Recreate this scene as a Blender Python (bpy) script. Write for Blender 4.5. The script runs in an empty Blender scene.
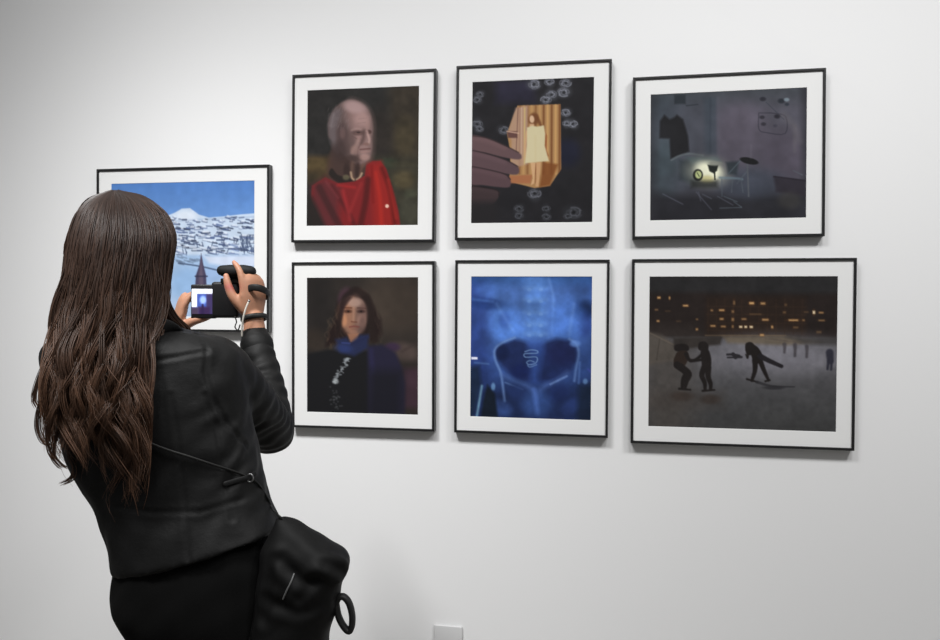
import bpy, bmesh, math, random
import numpy as np
from mathutils import Vector, Matrix
from mathutils.bvhtree import BVHTree

random.seed(7)
rng = np.random.default_rng(7)
SC = bpy.context.scene
COL = SC.collection

# ------------------------------------------------------------------ camera
FPX, YAW, PITCH, ROLL = 750.0, 0.17226, 0.01588, 0.00598
DIST, EYE = 2.5, 1.47
def _rot(y, p, r):
    cy, sy, cp, sp, cr, sr = math.cos(y), math.sin(y), math.cos(p), math.sin(p), math.cos(r), math.sin(r)
    Ry = np.array([[cy, 0, sy], [0, 1, 0], [-sy, 0, cy]])
    Rx = np.array([[1, 0, 0], [0, cp, -sp], [0, sp, cp]])
    Rz = np.array([[cr, -sr, 0], [sr, cr, 0], [0, 0, 1]])
    return Rz @ Rx @ Ry
RM = _rot(YAW, PITCH, ROLL)
def w2(v):                       # wall axes (right, down, into wall) -> world axes
    return np.array([v[0], v[2], -v[1]])
CR, CD, CF = w2(RM[0]), w2(RM[1]), w2(RM[2])
CAM = np.array([0, -DIST, EYE])
def W(px, py, d):                # a place seen along this line of sight, d metres deep
    return CAM + d * (CF + CR * (px - 470) / FPX + CD * (py - 320) / FPX)
def on_wall(px, py, y):          # a place on the plane y = const
    v = CF + CR * (px - 470) / FPX + CD * (py - 320) / FPX
    return CAM + v * ((y + DIST) / v[1])
cam_data = bpy.data.cameras.new('camera')
cam = bpy.data.objects.new('camera', cam_data); COL.objects.link(cam)
cam_data.sensor_width = 36; cam_data.lens = 36 * FPX / 940
cam_data.clip_start = 0.05
M = Matrix(((CR[0], -CD[0], -CF[0]), (CR[1], -CD[1], -CF[1]), (CR[2], -CD[2], -CF[2]))).to_4x4()
M.translation = Vector(CAM)
cam.matrix_world = M
SC.camera = cam

# horizontal body axes: she stands with her back to us
FW = np.array([CF[0], CF[1], 0]); FW /= np.linalg.norm(FW)
RT = np.array([FW[1], -FW[0], 0])
UP = np.array([0, 0, 1.0])

# ------------------------------------------------------------------ materials
def s2l(c):
    c = np.asarray(c, float) / 255
    return np.where(c <= .04045, c / 12.92, ((c + .055) / 1.055) ** 2.4)
def rgba(c):
    return (*[float(x) for x in s2l(c)], 1)
def mat(name, color=None, rough=.5, spec=.5, attr=None, metal=0, bump=None, emit=0, coat=0, sss=0):
    m = bpy.data.materials.new(name); m.use_nodes = True
    nt = m.node_tree; b = nt.nodes['Principled BSDF']
    b.inputs['Roughness'].default_value = rough
    b.inputs['Specular IOR Level'].default_value = spec
    b.inputs['Metallic'].default_value = metal
    b.inputs['Coat Weight'].default_value = coat
    if color is not None: b.inputs['Base Color'].default_value = rgba(color)
    if attr:
        a = nt.nodes.new('ShaderNodeAttribute'); a.attribute_name = attr
        nt.links.new(a.outputs['Color'], b.inputs['Base Color'])
        if emit:
            nt.links.new(a.outputs['Color'], b.inputs['Emission Color'])
    if emit: b.inputs['Emission Strength'].default_value = emit
    if sss:
        b.inputs['Subsurface Weight'].default_value = sss
        b.inputs['Subsurface Scale'].default_value = .01
        b.inputs['Subsurface Radius'].default_value = (1, .4, .2)
    if bump:
        tc = nt.nodes.new('ShaderNodeTexCoord'); last = None
        for sc_, st, di in bump:
            n = nt.nodes.new('ShaderNodeTexNoise'); n.inputs['Scale'].default_value = sc_
            n.inputs['Detail'].default_value = 4
            nt.links.new(tc.outputs['Object'], n.inputs['Vector'])
            bp = nt.nodes.new('ShaderNodeBump'); bp.inputs['Strength'].default_value = st
            bp.inputs['Distance'].default_value = di
            nt.links.new(n.outputs['Fac'], bp.inputs['Height'])
            if last: nt.links.new(last.outputs['Normal'], bp.inputs['Normal'])
            last = bp
        nt.links.new(last.outputs['Normal'], b.inputs['Normal'])
    return m
M_WALL = mat('white_wall_paint', (231, 231, 231), .9, .15, bump=[(120, .05, .002), (900, .03, .0005)])
M_FLOOR = mat('grey_floor', (120, 117, 112), .55, .3, bump=[(60, .08, .002)])
M_FRAME = mat('black_frame_lacquer', (26, 26, 27), .35, .5)
M_MAT = mat('white_mat_board', (227, 227, 226), .85, .1, bump=[(600, .03, .0003)])
M_PRINT = mat('photo_print', None, .6, .12, attr='Col')
M_SKIN = mat('skin', None, .5, .4, attr='Col', sss=.08)
M_LEATHER = mat('black_leather', (10, 10, 10), .62, .26, bump=[(30, .16, .008), (110, .12, .003), (420, .2, .0012)])
M_CLOTH = mat('black_trousers', (9, 9, 9), .9, .12, bump=[(500, .3, .001)])
M_BOOT = mat('black_boot_leather', (17, 16, 16), .4, .5, bump=[(200, .1, .001)])
M_BAG = mat('black_bag_leather', (9, 9, 9), .66, .2, bump=[(45, .1, .005), (500, .15, .001)])
M_STRAP = mat('black_strap', (24, 24, 23), .55, .4, bump=[(300, .2, .001)])
M_THREAD = mat('grey_zip', (95, 95, 95), .5, .4)
M_HAIR = mat('brown_hair', None, .45, .4, attr='Col')
M_CAMB = mat('black_camera_plastic', (22, 22, 24), .45, .45, bump=[(900, .1, .0004)])
M_CAMG = mat('black_rubber', (14, 14, 15), .7, .3)
M_GLASS = mat('lens_glass', (8, 9, 16), .05, .8, coat=1)
M_DISP = mat('lit_screen', (0, 0, 0), .3, .3, attr='Col', emit=.85)
M_CORD = mat('white_cord', (215, 210, 200), .6, .3)
M_EYE = mat('eye', None, .15, .6, attr='Col')
M_FIT = mat('pale_grey_plastic', (200, 200, 200), .6, .3, bump=[(200, .03, .0004)])
M_STEEL = mat('steel', (150, 150, 150), .3, .5, metal=1)

# ------------------------------------------------------------------ mesh tools
def link(name, me, m=None, parent=None):
    o = bpy.data.objects.new(name, me); COL.objects.link(o)
    if m is not None: me.materials.append(m)
    if parent is not None:
        o.parent = parent
        o.matrix_parent_inverse = Matrix.Translation(parent.matrix_world.translation).inverted() if parent.parent is None else Matrix()
    return o
def empty(name, loc, label, cat, group=None):
    o = bpy.data.objects.new(name, None); COL.objects.link(o)
    o.location = Vector(loc); o.empty_display_size = .1
    o.matrix_world = Matrix.Translation(Vector(loc))
    tag(o, label, cat, group)
    return o
def tag(o, label, cat, group=None, kind=None):
    if label: o['label'] = label
    if cat: o['category'] = cat
    if group: o['group'] = group
    if kind: o['kind'] = kind
class Raw:
    def __init__(s): s.v = []; s.f = []
    def add(s, v, f):
        n = len(s.v); s.v += [tuple(map(float, p)) for p in v]; s.f += [tuple(i + n for i in q) for q in f]
    def mesh(s, name, smooth=True):
        me = bpy.data.meshes.new(name); me.from_pydata(s.v, [], s.f); me.update()
        bm = bmesh.new(); bm.from_mesh(me); bmesh.ops.recalc_face_normals(bm, faces=bm.faces); bm.to_mesh(me); bm.free()
        if smooth: me.polygons.foreach_set('use_smooth', [True] * len(me.polygons))
        return me
def loft(raw, rings, closed_ends=True):
    n = len(rings[0]); v = [p for r in rings for p in r]; f = []
    for i in range(len(rings) - 1):
        for j in range(n):
            k = (j + 1) % n
            f.append((i * n + j, i * n + k, (i + 1) * n + k, (i + 1) * n + j))
    if closed_ends:
        v.append(np.mean(rings[0], 0)); v.append(np.mean(rings[-1], 0))
        a, b = len(v) - 2, len(v) - 1; o = (len(rings) - 1) * n
        for j in range(n):
            k = (j + 1) % n
            f.append((a, k, j)); f.append((b, o + j, o + k))
    raw.add(v, f)
def catmull(P, sub):
    P = np.asarray(P, float); Q = np.vstack([2 * P[0] - P[1], P, 2 * P[-1] - P[-2]]); out = []
    for i in range(1, len(Q) - 2):
        for t in np.linspace(0, 1, sub, endpoint=False):
            a, b, c, d = Q[i - 1:i + 3]
            out.append(.5 * (2 * b + (c - a) * t + (2 * a - 5 * b + 4 * c - d) * t * t + (3 * b - a - 3 * c + d) * t ** 3))
    out.append(P[-1]); return np.array(out)
def tube(raw, pts, rad, sub=6, n=16, flat=1.0, ref=None, caps=True):
    """A round (or flattened) limb along pts; flat scales it along the ref direction."""
    pr = np.c_[np.asarray(pts, float), np.broadcast_to(np.asarray(rad, float), (len(pts),))]
    pr = catmull(pr, sub) if sub > 1 else pr
    P, r = pr[:, :3], np.maximum(pr[:, 3], 1e-4)
    T = np.gradient(P, axis=0); T /= np.linalg.norm(T, axis=1)[:, None]
    a = np.array(ref if ref is not None else (0, 0, 1.0)); a = a / np.linalg.norm(a)
    if ref is None and abs(T[0] @ a) > .9: a = np.array([1.0, 0, 0])
    rings = []
    def ring(p, t, a, rr):
        a = a - t * (a @ t); a /= np.linalg.norm(a); b = np.cross(t, a)
        return a, [p + rr * (flat * math.cos(x) * a + math.sin(x) * b) for x in np.linspace(0, 2 * math.pi, n, endpoint=False)]
    if caps:
        for th in (80, 55, 28):
            th = math.radians(th); rings.append(ring(P[0] - T[0] * r[0] * math.sin(th), T[0], a, r[0] * math.cos(th))[1])
    for i in range(len(P)):
        if ref is None: a, g = ring(P[i], T[i], a, r[i])
        else: g = ring(P[i], T[i], a, r[i])[1]
        rings.append(g)
    if caps:
        for th in (28, 55, 80):
            th = math.radians(th); rings.append(ring(P[-1] + T[-1] * r[-1] * math.sin(th), T[-1], a, r[-1] * math.cos(th))[1])
    loft(raw, rings)
def closed_ribbon(raw, pts, wn, wt, axis, n=10):
    P = catmull(np.vstack([pts, pts[:1]]), 6)[:-1]; N = len(P); ax = np.array(axis) / np.linalg.norm(axis); v = []; f = []
    for i in range(N):
        t = P[(i + 1) % N] - P[i - 1]; t /= np.linalg.norm(t); a = ax - t * (ax @ t); a /= np.linalg.norm(a); b = np.cross(t, a)
        for x in np.linspace(0, 2 * math.pi, n, endpoint=False): v.append(P[i] + a * wn * math.cos(x) + b * wt * math.sin(x))
    for i in range(N):
        for j in range(n):
            k = (j + 1) % n; q = (i + 1) % N; f.append((i * n + j, i * n + k, q * n + k, q * n + j))
    raw.add(v, f)
def ellipsoid(raw, c, ax, nu=24, nv=16, fn=None):
    A = np.array(ax); rings = []
    for i in range(1, nv):
        th = math.pi * i / nv
        rg = []
        for j in range(nu):
            ph = 2 * math.pi * j / nu; u = np.array([math.sin(th) * math.cos(ph), math.sin(th) * math.sin(ph), math.cos(th)])
            rg.append(np.array(c) + (fn(u) if fn else u) @ A)
        rings.append(rg)
    loft(raw, rings)
def box(raw, c, sx, sy, sz, ax=None):
    A = np.eye(3) if ax is None else np.array(ax); c = np.array(c)
    v = [c + A[0] * x * sx / 2 + A[1] * y * sy / 2 + A[2] * z * sz / 2 for x in (-1, 1) for y in (-1, 1) for z in (-1, 1)]
    raw.add(v, [(0, 1, 3, 2), (4, 6, 7, 5), (0, 4, 5, 1), (2, 3, 7, 6), (0, 2, 6, 4), (1, 5, 7, 3)])
def bevelled(raw, name, width, seg=3):
    me = raw.mesh(name, False); bm = bmesh.new(); bm.from_mesh(me)
    bmesh.ops.bevel(bm, geom=list(bm.edges), offset=width, segments=seg, affect='EDGES', profile=.5)
    bm.to_mesh(me); bm.free(); me.polygons.foreach_set('use_smooth', [True] * len(me.polygons))
    return me
def remeshed(raw, name, voxel, smooth=6):
    """Fuse overlapping closed shells into one continuous surface."""
    o = bpy.data.objects.new('x', raw.mesh('x')); COL.objects.link(o)
    r = o.modifiers.new('r', 'REMESH'); r.mode = 'VOXEL'; r.voxel_size = voxel; r.use_smooth_shade = True
    if smooth:
        s = o.modifiers.new('s', 'SMOOTH'); s.factor = .5; s.iterations = smooth
    dg = bpy.context.evaluated_depsgraph_get()
    me = bpy.data.meshes.new_from_object(o.evaluated_get(dg)); me.name = name
    bpy.data.objects.remove(o); me.polygons.foreach_set('use_smooth', [True] * len(me.polygons))
    return me
def co(me):
    a = np.empty(len(me.vertices) * 3, np.float32); me.vertices.foreach_get('co', a); return a.reshape(-1, 3).astype(float)
def no(me):
    return np.array([v.normal[:] for v in me.vertices])
def setco(me, a):
    me.vertices.foreach_set('co', np.asarray(a, np.float32).ravel()); me.update()
def setcol(me, c):
    at = me.color_attributes.new('Col', 'FLOAT_COLOR', 'POINT')
    c = np.asarray(c, np.float32); at.data.foreach_set('color', np.c_[c, np.ones(len(c), np.float32)].ravel())
def segdist(p, path):
    d = np.full(len(p), 9.0)
    for a, b in zip(path[:-1], path[1:]):
        a = np.array(a); ab = np.array(b) - a; t = np.clip(((p - a) @ ab) / max(ab @ ab, 1e-12), 0, 1)
        d = np.minimum(d, np.linalg.norm(p - a - t[:, None] * ab, axis=1))
    return d

# ------------------------------------------------------------------ the room
def slab(name, c, sx, sy, sz, m):
    r = Raw(); box(r, c, sx, sy, sz); o = link(name, r.mesh(name, False), m); o['kind'] = 'structure'; return o
slab('wall_back', (0, .1, 2.05), 14, .2, 4.1, M_WALL)
slab('floor', (0, -3, -.05), 14, 6.4, .1, M_FLOOR)

# ------------------------------------------------------------------ picture painter
def vnoise(x, y, seed):
    xi, yi = np.floor(x).astype(int), np.floor(y).astype(int); fx, fy = x - xi, y - yi
    fx, fy = fx * fx * (3 - 2 * fx), fy * fy * (3 - 2 * fy)
    def h(i, j):
        n = (i * 374761393 + j * 668265263 + seed * 974711) & 0x7fffffff
        n = ((n ^ (n >> 13)) * 1274126177) & 0x7fffffff
        return ((n ^ (n >> 16)) & 0xffff) / 65535.0
    return (h(xi, yi) * (1 - fx) + h(xi + 1, yi) * fx) * (1 - fy) + (h(xi, yi + 1) * (1 - fx) + h(xi + 1, yi + 1) * fx) * fy
class Paint:
    def __init__(s, X, Y, base): s.X, s.Y = X, Y; s.C = np.tile(np.array(base, float), (len(X), 1))
    def mix(s, a, c):
        a = np.clip(a, 0, 1)[:, None]; s.C = s.C * (1 - a) + np.array(c, float) * a
    def blob(s, x, y, rx, ry, c, a=1., rot=0., soft=1.):
        dx, dy = s.X - x, s.Y - y; cr, sr = math.cos(rot), math.sin(rot)
        d = np.sqrt(((dx * cr + dy * sr) / rx) ** 2 + ((-dx * sr + dy * cr) / ry) ** 2)
        t = np.clip((1 + soft / 2 - d) / max(soft, 1e-3), 0, 1); s.mix(a * t * t * (3 - 2 * t), c)
    def sd(s, pts):
        P = np.array(pts, float); d = np.full(len(s.X), 1e9); ins = np.zeros(len(s.X), bool)
        for (x0, y0), (x1, y1) in zip(P, np.roll(P, -1, 0)):
            ex, ey = x1 - x0, y1 - y0; wx, wy = s.X - x0, s.Y - y0
            t = np.clip((wx * ex + wy * ey) / (ex * ex + ey * ey + 1e-9), 0, 1)
            d = np.minimum(d, (wx - ex * t) ** 2 + (wy - ey * t) ** 2)
            c = (y0 > s.Y) != (y1 > s.Y)
            xi = x0 + (s.Y - y0) * ex / (ey if abs(ey) > 1e-9 else 1e-9); ins ^= c & (s.X < xi)
        return np.where(ins, -1, 1) * np.sqrt(d)
    def sp(s, pts, c, a=1., soft=6.): q = np.array(list(pts) + list(pts[:2])); s.poly(catmull(np.vstack([pts[-1:], q]), 5)[5:-5], c, a, soft)
    def poly(s, pts, c, a=1., soft=6.): s.mix(a * np.clip(.5 - s.sd(pts) / soft, 0, 1), c)
    def line(s, pts, w, c, a=1., soft=4.):
        d = np.full(len(s.X), 1e9); w = np.asarray(w, float)
        if len(pts) > 2: pts = catmull(pts, 4)
        for (x0, y0), (x1, y1) in zip(pts[:-1], pts[1:]):
            ex, ey = x1 - x0, y1 - y0; t = np.clip(((s.X - x0) * ex + (s.Y - y0) * ey) / (ex * ex + ey * ey + 1e-9), 0, 1)
            d = np.minimum(d, np.hypot(s.X - x0 - ex * t, s.Y - y0 - ey * t))
        s.mix(a * np.clip(.5 - (d - w / 2) / soft, 0, 1), c)
    def limb(s, pts, w0, w1, c, a=1., soft=5.):
        q = catmull(pts, 5) if len(pts) > 2 else np.array(pts, float); ws = np.linspace(w0, w1, len(q)); d = np.full(len(s.X), 1e9)
        for (x0, y0), (x1, y1), wa, wb in zip(q[:-1], q[1:], ws[:-1], ws[1:]):
            ex, ey = x1 - x0, y1 - y0; t = np.clip(((s.X - x0) * ex + (s.Y - y0) * ey) / (ex * ex + ey * ey + 1e-9), 0, 1)
            d = np.minimum(d, np.hypot(s.X - x0 - ex * t, s.Y - y0 - ey * t) - (wa + (wb - wa) * t) / 2)
        s.mix(a * np.clip(.5 - d / soft, 0, 1), c)
    def rect(s, x0, y0, x1, y1, c, a=1., soft=6.): s.poly([(x0, y0), (x1, y0), (x1, y1), (x0, y1)], c, a, soft)
    def grad(s, p0, c0, p1, c1, a=1.):
        d = np.array(p1, float) - p0; t = np.clip(((s.X - p0[0]) * d[0] + (s.Y - p0[1]) * d[1]) / (d @ d), 0, 1)[:, None]
        g = np.array(c0, float) * (1 - t) + np.array(c1, float) * t; s.C = s.C * (1 - a) + g * a
    def noise(s, sc, amp, seed=1, mask=None):
        n = vnoise(s.X / sc, s.Y / sc, seed) - .5 + .5 * (vnoise(s.X / sc * 2.1, s.Y / sc * 2.1, seed + 5) - .5)
        if mask is not None: n = n * mask
        s.C = s.C * (1 + amp * 2 * n[:, None])
    def lin(s): return s2l(np.clip(s.C, 0, 255))

def paint_old_man(X, Y):
    p = Paint(X, Y, (38, 37, 36))
    p.rect(375, -20, 560, 340, (54, 47, 38), .9, 60); p.blob(445, 230, 44, 90, (68, 60, 42), .6); p.blob(330, 220, 50, 120, (42, 36, 32), .7)
    p.rect(-20, 315, 150, 430, (72, 58, 38), .9, 30); p.blob(50, 350, 60, 26, (86, 72, 46), .7); p.blob(30, 420, 50, 30, (54, 48, 36), .6)
    p.rect(310, 320, 560, 660, (56, 53, 42), .9, 50); p.blob(440, 420, 46, 40, (80, 70, 48), .7); p.blob(465, 560, 46, 70, (60, 60, 50), .7); p.blob(375, 345, 40, 22, (46, 56, 42), .6); p.blob(470, 480, 30, 20, (70, 74, 58), .5); p.blob(430, 350, 50, 14, (64, 60, 46), .6)
    p.noise(34, .12, 3)
    p.sp([(118, 300), (200, 320), (300, 325), (290, 380), (240, 425), (165, 440), (105, 415)], (70, 52, 46), 1, 26); p.sp([(130, 250), (190, 300), (230, 350), (250, 400), (190, 425), (140, 400), (120, 320)], (66, 50, 46), 1, 20)
    head = [(104, 200), (108, 150), (135, 100), (175, 72), (212, 66), (252, 80), (288, 118), (302, 165), (304, 205), (300, 235), (302, 265), (298, 300), (288, 328), (266, 346), (235, 350), (200, 335), (165, 300), (128, 252), (108, 232)]
    p.sp(head, (92, 76, 74), 1, 10)
    p.sp([(205, 70), (250, 82), (286, 120), (300, 170), (300, 230), (298, 300), (280, 335), (250, 345), (232, 300), (215, 240), (196, 170), (186, 110)], (148, 118, 114), .85, 50)
    p.blob(222, 98, 52, 26, (172, 144, 142), .8, .25); p.blob(256, 150, 32, 28, (172, 140, 135), .65); p.blob(280, 176, 12, 20, (158, 126, 120), .5)
    p.sp([(104, 195), (112, 140), (140, 105), (162, 118), (150, 170), (146, 240), (150, 300), (118, 262)], (98, 88, 90), .8, 22); p.line([(128, 130), (118, 180)], 12, (124, 114, 116), .6, 14)
    p.blob(166, 215, 26, 46, (74, 58, 58), .7); p.blob(170, 215, 12, 26, (104, 82, 80), .7); p.blob(160, 290, 34, 44, (58, 45, 44), .75); p.blob(200, 250, 26, 50, (84, 66, 64), .5); p.blob(205, 330, 50, 18, (60, 45, 42), .7, -.1)
    p.line([(210, 200), (232, 193), (254, 198)], 7, (164, 136, 130), .5, 10); p.blob(238, 212, 24, 11, (74, 55, 53), .7); p.blob(240, 211, 8, 4, (44, 32, 32), .7); p.line([(236, 170), (270, 166)], 4, (130, 102, 98), .5, 6); p.line([(240, 150), (276, 146)], 4, (136, 108, 104), .4, 6); p.blob(245, 232, 12, 6, (150, 118, 112), .5); p.blob(286, 208, 12, 9, (72, 50, 48), .85); p.line([(226, 216), (252, 216)], 4, (120, 92, 86), .7, 5); p.line([(210, 226), (232, 238)], 4, (96, 74, 70), .6, 6)
    p.line([(264, 205), (262, 235), (254, 256)], 15, (70, 52, 50), .7, 18); p.line([(278, 205), (288, 240), (286, 258)], 9, (184, 152, 144), .8, 9); p.blob(276, 262, 14, 7, (120, 90, 84), .7)
    p.line([(240, 248), (226, 272), (212, 300)], 9, (170, 138, 128), .55, 16); p.line([(250, 262), (238, 285), (236, 312)], 5, (92, 68, 64), .6, 7); p.blob(222, 288, 18, 20, (152, 120, 112), .5)
    p.line([(248, 286), (270, 284), (292, 282)], 5, (92, 58, 55), .85, 6); p.line([(252, 298), (290, 294)], 5, (160, 122, 114), .6, 6); p.blob(268, 320, 22, 14, (166, 132, 124), .7)
    p.line([(214, 345), (212, 380), (216, 412)], 12, (118, 90, 78), .6, 18); p.line([(262, 350), (250, 385), (244, 412)], 8, (112, 82, 70), .6, 12); p.line([(238, 350), (234, 400)], 14, (48, 34, 32), .7, 12); p.blob(188, 380, 14, 34, (46, 34, 32), .7)
    p.sp([(110, 400), (122, 370), (150, 400), (200, 412), (215, 428), (160, 440)], (36, 30, 28), .95, 8); p.blob(186, 410, 15, 12, (104, 98, 74), .7); p.line([(207, 388), (212, 412), (220, 420)], 8, (188, 160, 130), .8, 8); p.line([(256, 392), (246, 412), (234, 420)], 8, (190, 164, 136), .8, 8)
    for k in range(60): x, y = rng.uniform(105, 200), rng.uniform(85, 190); p.line([(x, y), (x - 5, y + 12)], 2, (140, 128, 128), .2, 4)
    robe = [(32, 448), (92, 410), (150, 436), (225, 428), (268, 402), (275, 356), (304, 337), (338, 336), (364, 372), (392, 460), (418, 560), (428, 640), (50, 650), (22, 560)]
    p.poly(robe, (118, 32, 34), 1, 7)
    p.poly([(285, 350), (340, 340), (395, 500), (418, 640), (310, 640), (300, 480)], (144, 34, 30), .85, 34)
    p.poly([(32, 448), (92, 410), (160, 455), (150, 640), (30, 640)], (84, 40, 43), .85, 44)
    for a, w, c in (([(66, 455), (110, 540), (165, 640)], 30, (56, 30, 31)), ([(122, 450), (180, 540), (235, 640)], 18, (72, 26, 28)), ([(284, 420), (272, 520), (248, 640)], 26, (66, 22, 22)), ([(345, 370), (380, 470), (405, 640)], 18, (86, 20, 18)), ([(252, 440), (205, 560)], 12, (146, 44, 44)), ([(318, 390), (336, 500), (345, 640)], 16, (172, 42, 33)), ([(172, 470), (205, 600)], 14, (156, 44, 46)), ([(372, 420), (408, 590)], 8, (160, 42, 34)), ([(96, 430), (150, 500)], 8, (118, 52, 56)), ([(300, 360), (306, 520)], 8, (112, 20, 20)), ([(150, 445), (225, 455)], 8, (170, 42, 42))):
        p.line(a, w, c, .7, 16)
    p.poly([(0, 470), (34, 500), (100, 640), (0, 640)], (36, 33, 31), .95, 24)
    p.blob(368, 537, 8, 8, (230, 190, 172), 1)
    return p.lin()
def paint_small_print(X, Y):
    p = Paint(X, Y, (33, 32, 35)); p.rect(110, 20, 280, 120, (42, 40, 58), .8, 40); p.blob(420, 330, 50, 60, (28, 30, 46), .9); p.noise(50, .1, 4)
    for i, (x, y, r) in enumerate(((275, 40, 30), (340, 28, 24), (410, 34, 28), (402, 74, 30), (350, 84, 26), (325, 106, 26), (410, 160, 24), (440, 208, 24), (415, 205, 20), (42, 82, 20), (30, 105, 22), (30, 210, 26), (40, 230, 20), (145, 235, 26), (280, 505, 32), (215, 570, 24), (215, 600, 22), (330, 570, 20), (330, 605, 22), (445, 585, 38), (420, 600, 20))):
        c = np.array((118, 120, 130)) * (1 if i < 9 else .8 if i < 15 else .62)
        p.blob(x, y, r, r * .75, c * .62, .85, i, 1.2)
        for k in range(9):
            a = k * 2.4 + i; q_ = r * (.28 + .07 * k); m_ = [(x + q_ * math.cos(a + t) * 1.1, y + q_ * .75 * math.sin(a + t)) for t in (0, .5, 1.0, 1.5)]
            p.line(m_, r * .14, c * (1.3 if k % 2 else .95), .75, r * .16)
        p.blob(x, y, r * .2, r * .2, c * .3, .8)
    card = [(205, 130), (388, 124), (392, 400), (345, 472), (280, 482), (172, 455), (176, 330), (160, 250), (190, 165)]
    p.poly(card, (168, 128, 84), 1, 5)
    sd = np.clip(.5 - p.sd(card) / 5, 0, 1)
    for x in range(215, 395, 17):
        c = (196, 152, 98) if (x // 17) % 2 else (122, 78, 46)
        a = .95 if x > 300 else .6
        s0 = p.C.copy(); p.line([(x, 120), (x, 420)], 9, c, a, 6); p.C = s0 * (1 - sd[:, None]) + p.C * sd[:, None]
    p.poly([(196, 140), (250, 130), (250, 380), (178, 400), (180, 280), (165, 245)], (176, 146, 132), .65, 10)
    p.line([(207, 140), (200, 330)], 4, (104, 72, 66), .7); p.line([(222, 140), (222, 350)], 4, (206, 178, 160), .6); p.line([(236, 140), (236, 380)], 5, (208, 184, 116), .7)
    p.poly([(172, 430), (270, 425), (262, 462), (172, 462)], (164, 104, 70), .9, 8); p.poly([(318, 370), (380, 380), (345, 470), (300, 478)], (122, 70, 34), .85, 12)
    p.poly([(160, 238), (205, 240), (205, 268), (165, 268)], (92, 62, 58), .9, 6); p.line([(160, 240), (210, 248)], 5, (206, 170, 146), .8)
    p.blob(274, 188, 22, 28, (112, 70, 42), .95, .2, .6); p.limb([(284, 176), (298, 200), (306, 220)], 18, 10, (112, 68, 40), .9, 8); p.blob(267, 188, 10, 16, (212, 176, 144), 1, -.1, .7); p.poly([(258, 208), (276, 208), (276, 225), (256, 225)], (204, 164, 128), 1)
    p.poly([(262, 372), (284, 372), (278, 462), (264, 470), (272, 440)], (206, 164, 122), 1, 5); p.poly([(284, 372), (306, 372), (300, 440), (296, 475), (284, 475), (288, 440)], (198, 154, 112), 1, 5); p.line([(285, 375), (283, 460)], 3, (140, 92, 60), .8)
    p.poly([(318, 225), (332, 260), (330, 320), (340, 345), (328, 350), (314, 310)], (150, 92, 54), 1, 5); p.line([(246, 240), (238, 310), (244, 360)], 9, (200, 158, 118), .9, 4)
    p.poly([(246, 224), (268, 216), (290, 220), (318, 214), (324, 250), (322, 300), (340, 366), (238, 376), (246, 300)], (208, 196, 158), 1, 6); p.line([(282, 260), (284, 370)], 8, (204, 188, 146), .5, 8)
    for pts, c in (([(-10, 258), (70, 268), (150, 300), (210, 330), (224, 346), (212, 360), (150, 352), (60, 330), (-10, 318)], (98, 76, 78)), ([(-10, 318), (70, 335), (150, 360), (208, 390), (206, 424), (140, 418), (60, 400), (-10, 386)], (90, 70, 74)), ([(-10, 388), (70, 402), (150, 422), (176, 445), (172, 478), (120, 478), (50, 470), (-10, 466)], (86, 66, 70)), ([(-10, 472), (60, 480), (120, 492), (128, 515), (100, 552), (50, 560), (-10, 560)], (60, 48, 50))):
        p.sp(pts, c, 1, 7); q = np.array(pts); p.line([tuple(q[0] + (0, 14)), tuple(q[1] + (0, 12)), tuple(q[2] + (0, 12))], 16, np.array(c) * 1.18, .5, 18); p.line([tuple(a) for a in q[:4]], 4, np.array(c) * .45, .8, 6)
    p.poly([(-10, 540), (120, 540), (120, 660), (-10, 660)], (36, 34, 36), .9, 30)
    return p.lin()
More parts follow.
